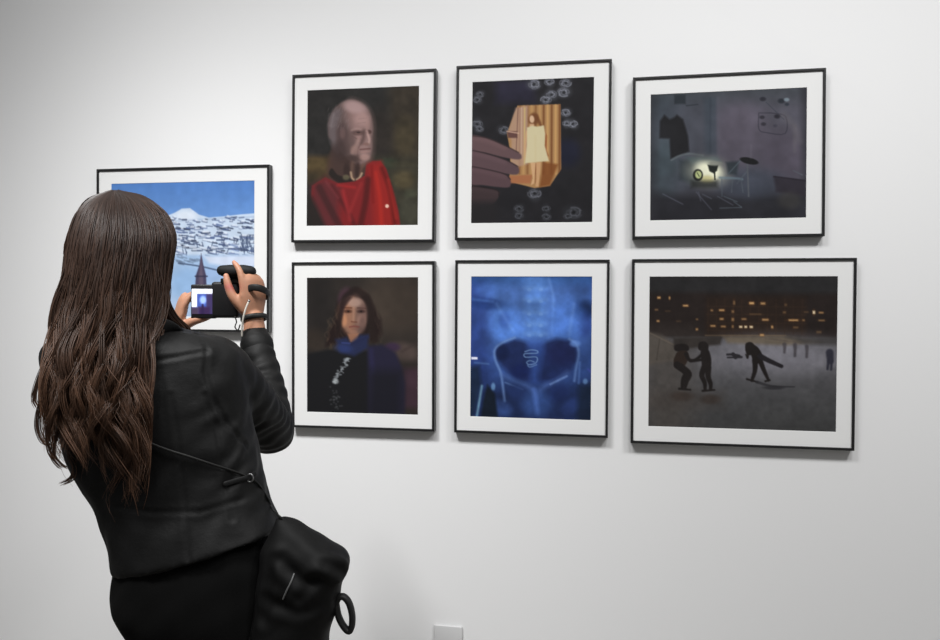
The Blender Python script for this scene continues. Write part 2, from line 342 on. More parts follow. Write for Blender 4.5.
def paint_dark_room(X, Y):
    p = Paint(X, Y, (76, 79, 90)); p.grad((0, 0), (58, 68, 76), (420, 120), (84, 82, 92), .8); p.blob(440, 230, 130, 160, (88, 82, 94), .8); p.blob(640, 330, 110, 130, (80, 74, 86), .8)
    p.rect(-20, -20, 800, 70, (58, 64, 68), .6, 80); p.blob(80, 400, 60, 160, (66, 78, 84), .7); p.blob(200, 180, 60, 100, (80, 82, 92), .6)
    p.rect(270, 60, 330, 330, (60, 70, 80), .6, 24); p.line([(335, 60), (335, 330)], 10, (98, 92, 104), .35, 16); p.line([(300, 60), (296, 320)], 8, (50, 58, 68), .5, 12)
    p.rect(-30, 500, 800, 700, (38, 38, 43), .95, 70); p.blob(480, 460, 160, 70, (60, 66, 78), .7); p.blob(140, 450, 90, 40, (60, 64, 72), .5)
    p.rect(-30, -30, 40, 700, (48, 48, 52), .6, 50); p.rect(720, -30, 800, 700, (44, 44, 50), .8, 40)
    p.poly([(58, 168), (80, 138), (105, 160), (128, 150), (140, 138), (170, 160), (192, 235), (198, 310), (150, 330), (108, 345), (104, 250), (55, 248)], (31, 31, 34), 1, 12)
    p.rect(128, 45, 182, 88, (38, 44, 50), .85, 10); p.line([(185, 96), (240, 90)], 6, (48, 54, 62), .8)
    p.line([(525, 130), (525, 205), (560, 222), (645, 226), (650, 150), (600, 132), (525, 130)], 4, (50, 48, 58), .8, 5); p.line([(560, 80), (640, 160)], 5, (60, 62, 72), .7)
    for x, y, r, c in ((545, 65, 14, (38, 38, 46)), (630, 74, 16, (36, 40, 48)), (654, 68, 12, (128, 142, 152)), (540, 150, 12, (44, 42, 50)), (610, 146, 14, (36, 34, 42)), (546, 182, 12, (48, 46, 54)), (655, 90, 10, (44, 50, 60)), (600, 190, 10, (66, 64, 76))): p.blob(x, y, r, r * .7, c, .9)
    p.line([(640, 140), (690, 200), (705, 260)], 26, (104, 100, 104), .4, 30); p.line([(690, 190), (686, 310)], 14, (96, 92, 98), .5, 14)
    p.poly([(150, 350), (230, 345), (230, 470), (150, 440)], (42, 50, 56), .85, 22)
    p.line([(112, 350), (150, 330), (200, 320), (262, 328)], 8, (100, 108, 112), .8, 8); p.poly([(180, 335), (330, 335), (350, 360), (210, 370)], (66, 82, 88), .8, 16)
    p.blob(282, 405, 95, 62, (150, 152, 140), .85, .1, 1.3); p.blob(288, 402, 62, 42, (248, 248, 220), 1, .25, .9); p.blob(280, 440, 34, 18, (214, 206, 150), .9)
    p.poly([(284, 372), (335, 372), (328, 400), (312, 412), (292, 402)], (34, 38, 36), 1, 7); p.blob(320, 366, 34, 11, (132, 134, 126), .8); p.line([(316, 405), (318, 440)], 7, (30, 32, 30), 1)
    p.blob(238, 420, 24, 28, (30, 32, 30), .95, 0, .3); p.blob(240, 418, 15, 18, (192, 202, 142), 1, 0, .5); p.line([(235, 410), (244, 426)], 5, (70, 80, 60), .8)
    p.rect(205, 445, 330, 480, (40, 42, 40), .7, 20)
    p.line([(340, 432), (420, 436), (445, 440)], 10, (104, 122, 132), .75, 8); p.poly([(370, 360), (430, 355), (420, 420), (380, 415)], (46, 54, 60), .85, 14); p.line([(380, 415), (440, 350)], 5, (86, 98, 106), .7)
    for a, b in (((400, 440), (395, 500)), ((440, 440), (448, 500)), ((350, 440), (350, 520)), ((360, 520), (420, 545)), ((340, 575), (440, 572)), ((405, 545), (440, 570)), ((420, 460), (470, 400))): p.line([a, b], 5, (82, 90, 98), .7, 5)
    p.blob(478, 354, 44, 15, (26, 26, 28), 1, .22, .35); p.line([(470, 372), (474, 520)], 7, (84, 88, 94), .85); p.line([(488, 280), (486, 340)], 8, (102, 98, 108), .4, 8)
    p.poly([(590, 428), (735, 445), (735, 520), (600, 500)], (46, 42, 50), .9, 16); p.line([(592, 428), (735, 448)], 8, (38, 34, 42), .8); p.line([(680, 400), (720, 420)], 6, (90, 96, 104), .6)
    for a, b in (((70, 508), (165, 556)), ((230, 500), (300, 582)), ((240, 500), (250, 540)), ((330, 520), (400, 560)), ((260, 510), (300, 530))): p.line([a, b], 5, (84, 86, 98), .7, 6)
    p.blob(660, 540, 50, 40, (64, 62, 60), .6); p.noise(40, .05, 8); p.noise(120, .1, 9)
    return p.lin()
def paint_woman(X, Y):
    p = Paint(X, Y, (46, 41, 38)); p.blob(400, 130, 150, 130, (64, 55, 48), .9); p.rect(-20, -20, 130, 300, (37, 34, 33), .8, 60); p.blob(40, 300, 60, 60, (54, 46, 40), .7)
    p.rect(-20, 340, 90, 660, (40, 37, 36), .8, 30); p.blob(30, 525, 40, 40, (66, 50, 40), .8); p.blob(445, 345, 70, 40, (78, 66, 62), .8, .2); p.rect(440, 420, 520, 600, (62, 44, 54), .9, 30); p.blob(395, 325, 34, 20, (54, 40, 62), .9); p.line([(440, 345), (510, 300)], 10, (56, 46, 44), .6, 14)
    p.noise(60, .08, 6)
    p.poly([(150, 120), (165, 80), (205, 60), (250, 66), (290, 95), (318, 150), (345, 200), (348, 270), (310, 300), (150, 310), (95, 320), (105, 260), (130, 210)], (36, 26, 25), 1, 22)
    p.blob(180, 95, 26, 40, (78, 54, 66), .7, .4); p.blob(245, 80, 34, 18, (84, 64, 58), .6)
    for k in range(26):
        x = rng.uniform(100, 165); y = rng.uniform(150, 320); p.line([(x, y), (x + rng.uniform(-18, 12), y + 20), (x + rng.uniform(-14, 14), y + 40)], 4, (96, 80, 64), .3, 8)
    for k in range(22):
        x = rng.uniform(290, 345); y = rng.uniform(120, 290); p.line([(x, y), (x + rng.uniform(-10, 14), y + 24), (x + rng.uniform(-10, 18), y + 44)], 4, (70, 60, 52), .3, 8)
    p.sp([(165, 120), (195, 98), (240, 98), (272, 120), (288, 160), (282, 215), (258, 260), (225, 274), (190, 256), (166, 205), (158, 160)], (108, 84, 76), 1, 14)
    p.sp([(165, 140), (215, 105), (226, 180), (222, 268), (188, 252), (162, 200)], (164, 116, 90), .75, 40); p.blob(226, 124, 32, 20, (176, 146, 132), .75); p.blob(178, 205, 14, 28, (206, 144, 104), .6); p.blob(258, 205, 20, 30, (168, 128, 114), .6); p.blob(270, 170, 22, 40, (112, 84, 78), .5)
    p.blob(196, 164, 18, 9, (74, 46, 36), .85); p.blob(256, 164, 18, 9, (62, 43, 40), .85); p.line([(180, 172), (210, 174)], 4, (150, 106, 86), .6, 6); p.line([(244, 174), (272, 172)], 4, (122, 96, 88), .5, 6); p.blob(198, 164, 5, 4, (30, 20, 18), .8); p.blob(256, 164, 5, 4, (28, 20, 20), .8); p.line([(176, 148), (212, 148)], 6, (88, 52, 38), .8, 6); p.line([(240, 148), (276, 150)], 5, (74, 50, 46), .8, 6)
    p.line([(223, 150), (221, 205)], 9, (184, 140, 116), .55, 12); p.line([(212, 210), (236, 212)], 5, (98, 58, 46), .8, 6); p.line([(204, 234), (224, 231), (246, 234)], 7, (112, 60, 56), .8, 7); p.line([(210, 243), (240, 243)], 5, (128, 80, 72), .5, 7); p.blob(222, 256, 16, 8, (150, 108, 90), .6); p.blob(262, 225, 16, 34, (84, 64, 60), .5); p.limb([(228, 66), (182, 100), (164, 160), (156, 220), (140, 290)], 26, 22, (36, 27, 26), .85, 14); p.limb([(240, 68), (282, 104), (298, 170), (300, 230), (318, 290)], 30, 34, (38, 29, 27), .85, 14)
    p.poly([(160, 130), (200, 96), (215, 100), (178, 150), (166, 200)], (46, 32, 32), .8, 12)
    p.poly([(195, 265), (245, 262), (240, 305), (205, 305)], (150, 106, 84), .9, 10)
    p.poly([(-10, 360), (110, 335), (200, 345), (300, 340), (300, 660), (-10, 660)], (27, 27, 29), 1, 16)
    p.poly([(285, 318), (350, 314), (410, 350), (436, 410), (452, 490), (450, 660), (290, 660)], (37, 35, 54), 1, 18); p.line([(300, 340), (308, 440)], 18, (46, 44, 80), .6, 24); p.poly([(300, 430), (440, 430), (440, 660), (280, 660)], (27, 27, 33), .8, 60)
    p.poly([(140, 290), (190, 280), (210, 305), (250, 270), (290, 268), (285, 330), (225, 365), (160, 350)], (38, 44, 74), 1, 18); p.blob(178, 330, 36, 18, (46, 58, 106), .8, .1, 1.4); p.line([(215, 310), (285, 280)], 12, (36, 40, 70), .9, 12); p.line([(170, 305), (205, 308)], 8, (56, 66, 118), .7)
    for k in range(40):
        t = k / 39; x = 198 - 66 * t + rng.normal(0, 7); y = 374 + 112 * t; p.blob(x, y, rng.uniform(4, 9), rng.uniform(2, 5), (160, 166, 170), .5)
    for k in range(30):
        p.blob(145 + rng.normal(0, 16), rng.uniform(500, 610), 5, 4, (78, 80, 82), .4)
    p.blob(140, 480, 14, 11, (178, 184, 186), .7); p.blob(188, 382, 12, 9, (160, 166, 172), .6)
    return p.lin()
def paint_xray(X, Y):
    p = Paint(X, Y, (60, 90, 156)); p.grad((0, 0), (52, 82, 144), (0, 640), (34, 50, 96), .7); p.blob(280, 160, 220, 190, (84, 122, 192), .8, 0, 1.5); p.rect(-20, 0, 90, 640, (40, 58, 122), .6, 60)
    p.rect(-20, -10, 560, 40, (44, 82, 136), .6, 50); p.blob(80, 130, 90, 24, (34, 58, 116), .8, .1); p.line([(20, 110), (110, 120)], 8, (88, 128, 196), .5, 14); p.blob(500, 155, 44, 40, (22, 40, 82), .85); p.blob(505, 220, 30, 50, (36, 54, 116), .6); p.blob(95, 70, 60, 30, (82, 124, 204), .5)
    p.rect(-20, 480, 560, 660, (26, 38, 72), .8, 80)
    p.rect(248, -10, 340, 300, (98, 146, 222), .6, 40)
    for y in (60, 110, 165, 215, 258): p.line([(245, y), (345, y)], 7, (122, 162, 218), .35, 20); p.line([(255, y + 22), (338, y + 22)], 7, (66, 100, 172), .35, 20); p.blob(268, y + 8, 9, 7, (134, 172, 226), .35); p.blob(318, y + 8, 9, 7, (134, 172, 226), .35)
    p.line([(352, 20), (372, 110), (366, 260)], 8, (124, 166, 232), .4, 16)
    p.blob(175, 220, 70, 90, (88, 136, 222), .7, -.2); p.blob(425, 205, 70, 95, (84, 130, 218), .7, .2); p.blob(160, 200, 24, 34, (58, 90, 172), .5); p.line([(125, 130), (200, 250)], 10, (118, 160, 230), .35, 16); p.line([(460, 130), (440, 260)], 10, (118, 160, 230), .4, 16)
    inlet = [(122, 325), (150, 300), (205, 280), (250, 290), (290, 318), (335, 292), (385, 278), (445, 285), (472, 312), (472, 375), (445, 425), (380, 458), (300, 470), (210, 456), (160, 410), (128, 370)]
    p.poly(inlet, (27, 38, 78), .9, 26); p.blob(150, 340, 30, 34, (18, 28, 60), .85); p.blob(405, 345, 60, 50, (30, 36, 78), .75); p.poly([(255, 280), (335, 280), (320, 380), (305, 470), (280, 470), (265, 380)], (56, 86, 160), .75, 36); p.blob(230, 420, 40, 30, (22, 34, 84), .6)
    p.line([(205, 275), (150, 298), (118, 328), (122, 375), (145, 430), (156, 500), (162, 550)], 8, (124, 158, 212), .7, 12); p.line([(440, 280), (470, 300), (480, 345), (470, 400), (462, 460)], 8, (118, 152, 208), .65, 12); p.blob(465, 300, 22, 14, (110, 150, 220), .6)
    p.line([(150, 436), (215, 468), (270, 490), (300, 530)], 20, (76, 102, 158), .5, 20); p.line([(300, 530), (330, 488), (385, 462), (432, 425)], 20, (74, 98, 154), .5, 20); p.line([(165, 470), (240, 500)], 6, (124, 158, 214), .5, 8); p.line([(360, 476), (430, 440)], 7, (128, 158, 212), .6, 8)
    p.blob(215, 510, 40, 30, (34, 50, 96), .8, .4); p.blob(395, 515, 44, 36, (30, 44, 90), .8, -.4); p.blob(300, 560, 60, 60, (54, 82, 142), .7); p.line([(290, 500), (305, 600)], 16, (88, 122, 198), .5, 20); p.blob(150, 580, 50, 30, (64, 92, 158), .6, .5); p.blob(450, 570, 50, 30, (46, 66, 124), .6, -.5)
    p.poly([(-10, 400), (50, 400), (60, 480), (20, 640), (-10, 640)], (26, 40, 62), .85, 24); p.poly([(86, 480), (120, 520), (135, 640), (56, 640), (66, 560)], (18, 26, 36), .92, 14); p.line([(62, 486), (50, 560), (40, 620)], 9, (118, 160, 184), .85, 10); p.blob(112, 488, 9, 16, (106, 146, 190), .8); p.line([(30, 385), (90, 390)], 7, (90, 124, 178), .6, 8)
    p.poly([(480, 480), (560, 470), (560, 660), (470, 660)], (24, 36, 56), .85, 30); p.line([(485, 380), (480, 470)], 7, (96, 132, 196), .6, 10); p.blob(508, 462, 10, 12, (110, 150, 200), .7); p.line([(520, 410), (530, 420)], 8, (64, 70, 150), .6)
    p.poly([(14, 360), (42, 361), (42, 371), (14, 371)], (226, 226, 244), 1, 4)
    p.line([(250, 336), (275, 328), (303, 332), (300, 342), (252, 344), (246, 354), (258, 360), (296, 358), (304, 370), (294, 386), (268, 392), (258, 382), (272, 374), (290, 380)], 4, (140, 176, 222), .8, 5); p.line([(262, 395), (272, 402), (300, 392)], 4, (132, 168, 216), .7, 5)
    p.noise(14, .03, 13); p.noise(34, .05, 11); p.noise(70, .12, 12); p.rect(-20, -20, 560, 14, (44, 54, 106), .4, 10)
    return p.lin()
def paint_skaters(X, Y):
    p = Paint(X, Y, (42, 41, 42)); p.rect(-20, 75, 800, 260, (39, 32, 30), .95, 24); p.rect(240, 90, 640, 250, (45, 34, 28), .8, 24)
    p.rect(-20, 255, 800, 700, (86, 85, 88), 1, 16)
    p.blob(520, 335, 260, 80, (132, 130, 138), .9, 0, 1.5); p.rect(-20, 430, 800, 700, (74, 74, 75), .75, 170); p.rect(-20, 550, 800, 700, (61, 61, 61), .8, 140)
    p.rect(-20, 255, 190, 700, (76, 71, 67), .75, 140); p.poly([(-10, 230), (60, 245), (120, 290), (120, 345), (-10, 370)], (82, 76, 70), .9, 18); p.line([(52, 262), (40, 345)], 5, (60, 54, 50), .6); p.line([(-10, 228), (110, 284)], 6, (104, 94, 84), .6); p.line([(-10, 360), (130, 340)], 6, (96, 88, 82), .4, 10)
    p.poly([(110, 258), (310, 250), (300, 282), (180, 298), (110, 290)], (52, 47, 44), .9, 12); p.poly([(310, 249), (560, 247), (700, 270), (560, 284), (330, 276)], (106, 94, 78), .8, 16); p.line([(240, 246), (560, 245)], 4, (136, 114, 86), .5, 6); p.line([(480, 256), (620, 274)], 6, (96, 86, 78), .7)
    p.poly([(560, 250), (780, 250), (780, 282), (640, 280)], (66, 63, 62), .8, 20)
    for x in range(250, 640, 34): p.line([(x, 100), (x, 240)], 3, (60, 44, 34), .45, 5)
    for y in (130, 162, 196, 226): p.line([(245, y), (640, y)], 4, (60, 45, 35), .45, 6)
    L = [(48, 97, 12, 7, .9), (92, 98, 5, 9, .9), (158, 128, 20, 6, .8), (38, 145, 12, 5, .4), (45, 190, 10, 6, .7), (205, 182, 8, 5, .4), (205, 222, 8, 7, .7), (305, 145, 20, 6, .8), (265, 146, 9, 6, .5), (305, 180, 14, 7, .7), (425, 116, 18, 8, .9), (470, 117, 18, 8, .7), (382, 211, 11, 7, 1.2), (402, 211, 9, 7, 1.2), (424, 211, 11, 7, 1.2), (480, 182, 24, 7, .7), (590, 183, 36, 6, .8), (630, 183, 8, 6, .5), (700, 183, 22, 5, .5), (670, 151, 8, 11, 1.3), (698, 152, 16, 5, .7), (270, 208, 18, 6, .7), (312, 210, 18, 6, .6), (467, 243, 14, 7, .8), (507, 211, 7, 9, .8), (355, 115, 7, 14, .4), (350, 150, 9, 9, .4), (350, 182, 9, 11, .5), (395, 180, 18, 6, .5), (560, 122, 9, 8, .25), (555, 152, 11, 7, .3), (690, 230, 18, 8, .25), (600, 212, 18, 6, .3), (440, 160, 46, 5, .2), (130, 190, 18, 5, .15), (350, 210, 7, 9, .5), (85, 150, 20, 5, .15), (640, 150, 16, 5, .2)]
    for x, y, w, h, b in L:
        c = np.array((218, 172, 116) if b < 1.1 else (238, 218, 180)); p.blob(x, y, w * .8, h * 1.2, (104, 68, 40), .5 * min(b, 1)); p.rect(x - w / 2, y - h / 2, x + w / 2, y + h / 2, c, min(1, b), 6)
    D, B_ = (34, 30, 29), (46, 37, 32)
    p.blob(145, 490, 45, 18, (58, 48, 43), .8); p.blob(262, 502, 38, 18, (57, 48, 43), .8); p.rect(-20, 470, 320, 540, (70, 63, 59), .4, 50)
    # crouching skater at the left
    p.sp([(112, 300), (118, 284), (150, 280), (170, 288), (172, 306), (150, 312), (122, 310)], D, 1, 5); p.sp([(128, 312), (160, 308), (172, 325), (166, 352), (150, 372), (118, 372), (110, 350), (116, 330)], B_, 1, 5)
    p.limb([(162, 322), (178, 346), (226, 344)], 18, 10, D); p.limb([(125, 365), (160, 395), (150, 425), (146, 455)], 30, 13, D); p.limb([(140, 372), (174, 400), (164, 430), (158, 456)], 28, 13, D); p.limb([(134, 460), (180, 464)], 10, 7, D)
    # upright skater facing
    p.sp([(210, 290), (216, 274), (236, 270), (252, 284), (250, 304), (230, 308), (214, 304)], D, 1, 5); p.sp([(222, 306), (250, 302), (262, 330), (264, 365), (250, 384), (230, 380), (224, 345)], D, 1, 5); p.limb([(228, 322), (205, 340), (180, 350)], 14, 9, D); p.limb([(236, 375), (226, 405), (238, 435), (240, 462)], 26, 13, D); p.limb([(252, 375), (252, 410), (262, 440), (262, 462)], 26, 13, D); p.limb([(230, 468), (278, 464)], 9, 7, D)
    # skater bending over with a board behind
    p.sp([(400, 296), (404, 276), (424, 272), (440, 290), (430, 320), (408, 322)], D, 1, 5); p.sp([(418, 284), (446, 288), (468, 320), (468, 350), (440, 356), (426, 330)], D, 1, 5); p.limb([(440, 345), (440, 385), (428, 425)], 24, 13, D); p.limb([(458, 340), (476, 385), (494, 424)], 22, 11, D); p.limb([(460, 328), (500, 348), (545, 368)], 22, 15, (38, 35, 38)); p.limb([(412, 318), (410, 335), (404, 322)], 9, 6, D); p.limb([(408, 420), (452, 432)], 8, 6, D); p.limb([(482, 428), (500, 424)], 8, 6, D)
    p.limb([(328, 322), (352, 322), (376, 328)], 8, 12, (44, 42, 46)); p.limb([(330, 334), (386, 332)], 6, 9, (46, 44, 48)); p.limb([(352, 320), (362, 334)], 14, 14, (44, 42, 46))
    p.limb([(448, 432), (510, 448), (596, 450)], 12, 5, (48, 47, 50), .8); p.blob(515, 454, 40, 8, (46, 45, 48), .8)
    for x, y, h in ((556, 292, 20), (597, 298, 28), (643, 304, 26)): p.limb([(x, y - h * .6), (x + 1, y), (x, y + h)], 15, 10, (68, 64, 68), .8, 7)
    p.limb([(732, 312), (735, 345)], 30, 26, (46, 46, 56), .95, 8); p.limb([(728, 345), (724, 378)], 12, 9, (44, 44, 54), .95, 6); p.limb([(740, 345), (738, 380)], 11, 9, (44, 44, 54), .95, 6)
    p.noise(18, .05, 21); p.noise(70, .06, 22)
    return p.lin()
def paint_village(X, Y):
    p = Paint(X, Y, (90, 134, 198)); p.grad((0, 20), (80, 124, 190), (0, 170), (104, 146, 206), .9)
    p.poly([(-20, 190), (60, 168), (160, 176), (240, 168), (285, 150), (312, 134), (345, 132), (380, 158), (420, 170), (480, 165), (540, 158), (640, 150), (640, 640), (-20, 640)], (196, 212, 232), 1, 5)
    p.blob(330, 165, 40, 22, (222, 230, 242), .8); p.line([(285, 185), (420, 176), (620, 166)], 7, (150, 170, 200), .5, 8)
    r = np.random.default_rng(5)
    for k in range(420):
        x, y = r.uniform(-10, 620), r.uniform(168, 325)
        w = r.uniform(8, 34) * (.6 + (y - 160) / 250); sl = r.uniform(-.1, .35)
        c = np.array((62, 74, 104)) * r.uniform(.7, 1.6)
        p.line([(x, y), (x + w, y + w * sl)], r.uniform(3.5, 7.5), c, r.uniform(.5, .95), 4)
        if k % 2: p.poly([(x, y), (x + w, y + w * sl), (x + w * .9, y + w * sl - 9), (x + 4, y - 9)], (224, 232, 244), .6, 4)
    for k in range(60): x, y = r.uniform(540, 600) if k % 2 else r.uniform(0, 620), r.uniform(250, 325); p.line([(x, y), (x + r.uniform(-6, 6), y - 16)], 4, (64, 78, 108), .7, 4)
    p.poly([(-20, 330), (300, 320), (640, 318), (640, 640), (-20, 640)], (160, 188, 222), .95, 12); p.poly([(400, 325), (640, 322), (640, 362), (520, 372), (420, 352)], (214, 222, 240), .85, 14); p.blob(420, 400, 60, 30, (146, 172, 214), .6); p.blob(330, 430, 60, 60, (140, 178, 222), .6)
    for k in range(14): x, y = r.uniform(285, 380), r.uniform(325, 360); p.line([(x, y), (x + 20, y + 6)], 5, (96, 112, 136), .6, 6)
    p.line([(300, 352), (390, 366), (480, 388)], 6, (66, 80, 106), .85, 5)
    p.poly([(389, 312), (398, 360), (408, 400), (420, 640), (352, 640), (368, 400), (382, 360)], (72, 66, 90), 1, 5); p.poly([(389, 330), (396, 400), (400, 470), (380, 470), (380, 400)], (106, 92, 108), .7, 8)
    p.line([(366, 405), (412, 405)], 6, (48, 48, 70), .8)
    p.rect(-20, 500, 350, 640, (176, 196, 224), .7, 40); p.noise(30, .03, 31)
    return p.lin()

# ------------------------------------------------------------------ framed photographs
def quad_grid(name, c4, nu, nv):
    c4 = [np.array(c) for c in c4]
    u, v = np.meshgrid(np.linspace(0, 1, nu), np.linspace(0, 1, nv)); u, v = u.ravel(), v.ravel()
    P = sum(w[:, None] * c for w, c in zip(((1 - u) * (1 - v), u * (1 - v), u * v, (1 - u) * v), c4))
    me = bpy.data.meshes.new(name); i = np.arange(nu * nv).reshape(nv, nu)
    F = np.stack([i[:-1, :-1], i[1:, :-1], i[1:, 1:], i[:-1, 1:]], -1).reshape(-1, 4)
    me.from_pydata(P.tolist(), [], F.tolist()); me.update(); return me, u, v
FR_D, FR_W, MAT_Y, PRINT_Y = .028, .0082, -.023, -.0225
def framed(corners, pcorners, label, crop, s, painter):
    c = np.array([on_wall(x, y, -FR_D) for x, y in corners])
    x0, x1 = (c[0, 0] + c[3, 0]) / 2, (c[1, 0] + c[2, 0]) / 2
    # a picture hangs where its own corners are, almost level
    w, h = x1 - x0, ((c[0, 2] + c[1, 2]) - (c[3, 2] + c[2, 2])) / 2
    mid = c.mean(0); ang = math.atan2((c[1, 2] - c[0, 2]) + (c[2, 2] - c[3, 2]), 2 * w)
    root = empty('framed_photograph', (mid[0], 0, mid[2] - h / 2), label, 'framed photograph', 'framed photographs on the gallery wall')
    ca, sa = math.cos(ang), math.sin(ang)
    def at(x, z, y): return (mid[0] + x * ca - z * sa, y, mid[2] + x * sa + z * ca)
    # frame: four mitred bars, one closed ring
    r = Raw(); hw, hh = w / 2, h / 2
    def ringpts(i, y): return [at(-hw + i, hh - i, y), at(hw - i, hh - i, y), at(hw - i, -hh + i, y), at(-hw + i, -hh + i, y)]
    prof = [ringpts(0, -.0005), ringpts(0, -FR_D + .001), ringpts(.001, -FR_D), ringpts(FR_W - .001, -FR_D), ringpts(FR_W, -FR_D + .001), ringpts(FR_W, -.0005)]
    v = [p for q in prof for p in q]; n = len(prof)
    f = [(i * 4 + j, i * 4 + (j + 1) % 4, ((i + 1) % n) * 4 + (j + 1) % 4, ((i + 1) % n) * 4 + j) for i in range(n) for j in range(4)]
    r.add(v, f); link('frame_moulding', r.mesh('frame_moulding', False), M_FRAME, root)
    pc = np.array([on_wall(x, y, PRINT_Y) for x, y in pcorners])
    px = [(q[0] - mid[0]) * ca + (q[2] - mid[2]) * sa for q in pc]; pz = [-(q[0] - mid[0]) * sa + (q[2] - mid[2]) * ca for q in pc]
    a0, a1, b1, b0 = (px[0] + px[3]) / 2, (px[1] + px[2]) / 2, (pz[0] + pz[1]) / 2, (pz[2] + pz[3]) / 2
    # mat board with a bevelled window
    r = Raw(); o = [(-hw + FR_W, hh - FR_W), (hw - FR_W, hh - FR_W), (hw - FR_W, -hh + FR_W), (-hw + FR_W, -hh + FR_W)]; q = [(a0, b1), (a1, b1), (a1, b0), (a0, b0)]
    e = .0008; q2 = [(a0 - e, b1 + e), (a1 + e, b1 + e), (a1 + e, b0 - e), (a0 - e, b0 - e)]
    rings = [[at(x, z, -.010) for x, z in o], [at(x, z, MAT_Y) for x, z in o], [at(x, z, MAT_Y) for x, z in q2], [at(x, z, MAT_Y + .0012) for x, z in q], [at(x, z, -.010) for x, z in q]]
    v = [p for g in rings for p in g]; n = 5
    f = [(i * 4 + j, i * 4 + (j + 1) % 4, ((i + 1) % n) * 4 + (j + 1) % 4, ((i + 1) % n) * 4 + j) for i in range(n) for j in range(4)]
    r.add(v, f); link('mat_board', r.mesh('mat_board', False), M_MAT, root)
    yy = MAT_Y + .001
    nu, nv = (250, 230) if (a1 - a0) > (b1 - b0) else (190, 230)
    me, u, vv = quad_grid('photo_print', [at(a0, b1, yy), at(a1, b1, yy), at(a1, b0, yy), at(a0, b0, yy)], nu, nv)
    k = np.array(pcorners, float); wts = ((1 - u) * (1 - vv), u * (1 - vv), u * vv, (1 - u) * vv)
    X = sum(t * q_[0] for t, q_ in zip(wts, k)); Y = sum(t * q_[1] for t, q_ in zip(wts, k))
    setcol(me, painter((X - crop[0]) * s, (Y - crop[1]) * s) * .9); link('photo_print', me, M_PRINT, root)
    r = Raw(); bz = [at(-hw + FR_W, hh - FR_W, -.006), at(hw - FR_W, hh - FR_W, -.006), at(hw - FR_W, -hh + FR_W, -.006), at(-hw + FR_W, -hh + FR_W, -.006)]
    bk = [(p[0], -.010, p[2]) for p in bz]; r.add(bz + bk, [(0, 1, 2, 3), (4, 7, 6, 5), (0, 4, 5, 1), (1, 5, 6, 2), (2, 6, 7, 3), (3, 7, 4, 0)])
    link('backing_board', r.mesh('backing_board', False), M_MAT, root)
    return root
PICS = [
 ([(96.2, 169.2), (269.2, 164.2), (268.5, 332.7), (96.5, 330.2)], [(111.5, 184), (254.6, 180.6), (253.8, 317.5), (111.5, 315.5)], 'black-framed colour photo of a snowy hillside town under blue sky, in front of the person', (105, 175), 4.0, paint_village),
 ([(291.6, 74.8), (435.7, 68.4), (434.7, 241.7), (291.6, 242.4)], [(307.1, 90.6), (418.8, 86), (417.8, 224.6), (307.2, 226.2)], 'black-framed portrait photo of a bald old man in a red robe', (305, 85), 4.444, paint_old_man),
 ([(456.2, 66.2), (611.8, 58.4), (609.8, 239.5), (455, 239.8)], [(471.9, 82.2), (593.8, 77.2), (592.3, 221.5), (471.9, 223.6)], 'black-framed photo of fingers holding an old snapshot of a girl in a pale dress', (470, 75), 4.267, paint_small_print),
 ([(633.3, 77.5), (827.3, 67.4), (823.9, 236.2), (632.2, 238.8)], [(651.2, 94.8), (807.8, 87.5), (805, 217.7), (649.9, 220.2)], 'black-framed wide photo of a dim grey-blue room with one lit lamp', (648, 85), 4.672, paint_dark_room),
 ([(291.5, 262), (435.3, 261.2), (433.5, 431.5), (291.8, 427.5)], [(307, 277.9), (417.8, 277.4), (417.9, 414.8), (307.2, 411.7)], 'black-framed portrait photo of a dark-haired woman in a blue scarf', (305, 275), 4.507, paint_woman),
 ([(455.2, 260), (609.7, 259.7), (607.9, 438), (454, 432.6)], [(471, 276.8), (592, 276.5), (590.6, 419.6), (470.7, 417)], 'black-framed print of a bright blue pelvis x-ray', (468, 274), 4.325, paint_xray),
 ([(632, 259.3), (856.8, 257.6), (854.9, 451.2), (630.8, 443)], [(649.3, 277.5), (837.2, 275.6), (836.4, 431.6), (648.8, 426.4)], 'black-framed wide night photo of skaters on snow before lit windows', (647, 274), 4.0, paint_skaters)]
for a in PICS: framed(*a)

# pale wall fitting low on the wall, only its rounded top in the frame
ft = empty('wall_socket', on_wall(448.5, 662, 0), 'pale grey rounded fitting low on the white wall below the pictures', 'wall fitting')
c0 = on_wall(448.5, 640, 0); r = Raw()
box(r, c0 + np.array([0, -.006, -.010]), .098, .007, .125); me = bevelled(r, 'cover', .0033, 3); link('cover', me, M_FIT, ft)
r = Raw(); box(r, c0 + np.array([0, -.008, -.038]), .050, .003, .050); me = bevelled(r, 'socket_plate', .001, 2); link('socket_plate', me, M_FIT, ft)

# ------------------------------------------------------------------ the person
person = empty('person', (W(205, 640, 1.475)[0], W(205, 640, 1.475)[1], 0), 'person with long brown hair in a black leather jacket, seen from behind, raising a camcorder', 'person')
def ring(cx, cy, hw, d, b, tilt=0, n=48, e=.88):
    """A level loop round the body: hw is its half width, b its half depth."""
    c = W(cx, cy, d); k = d / FPX; out = []
    for a in np.linspace(0, 2 * math.pi, n, endpoint=False):
        ca, sa = math.cos(a), math.sin(a); x = math.copysign(abs(ca) ** e, ca); y = math.copysign(abs(sa) ** e, sa)
        out.append(c + RT * (x * hw * k) + FW * (y * b) - UP * (tilt * x * k))
    return out
def rings(raw, table, sub=4):
    T = np.array([list(t) + [0] * (6 - len(t)) for t in table], float); T = catmull(T, sub)
    loft(raw, [ring(*t) for t in T])
SKIN = s2l((176, 128, 102))

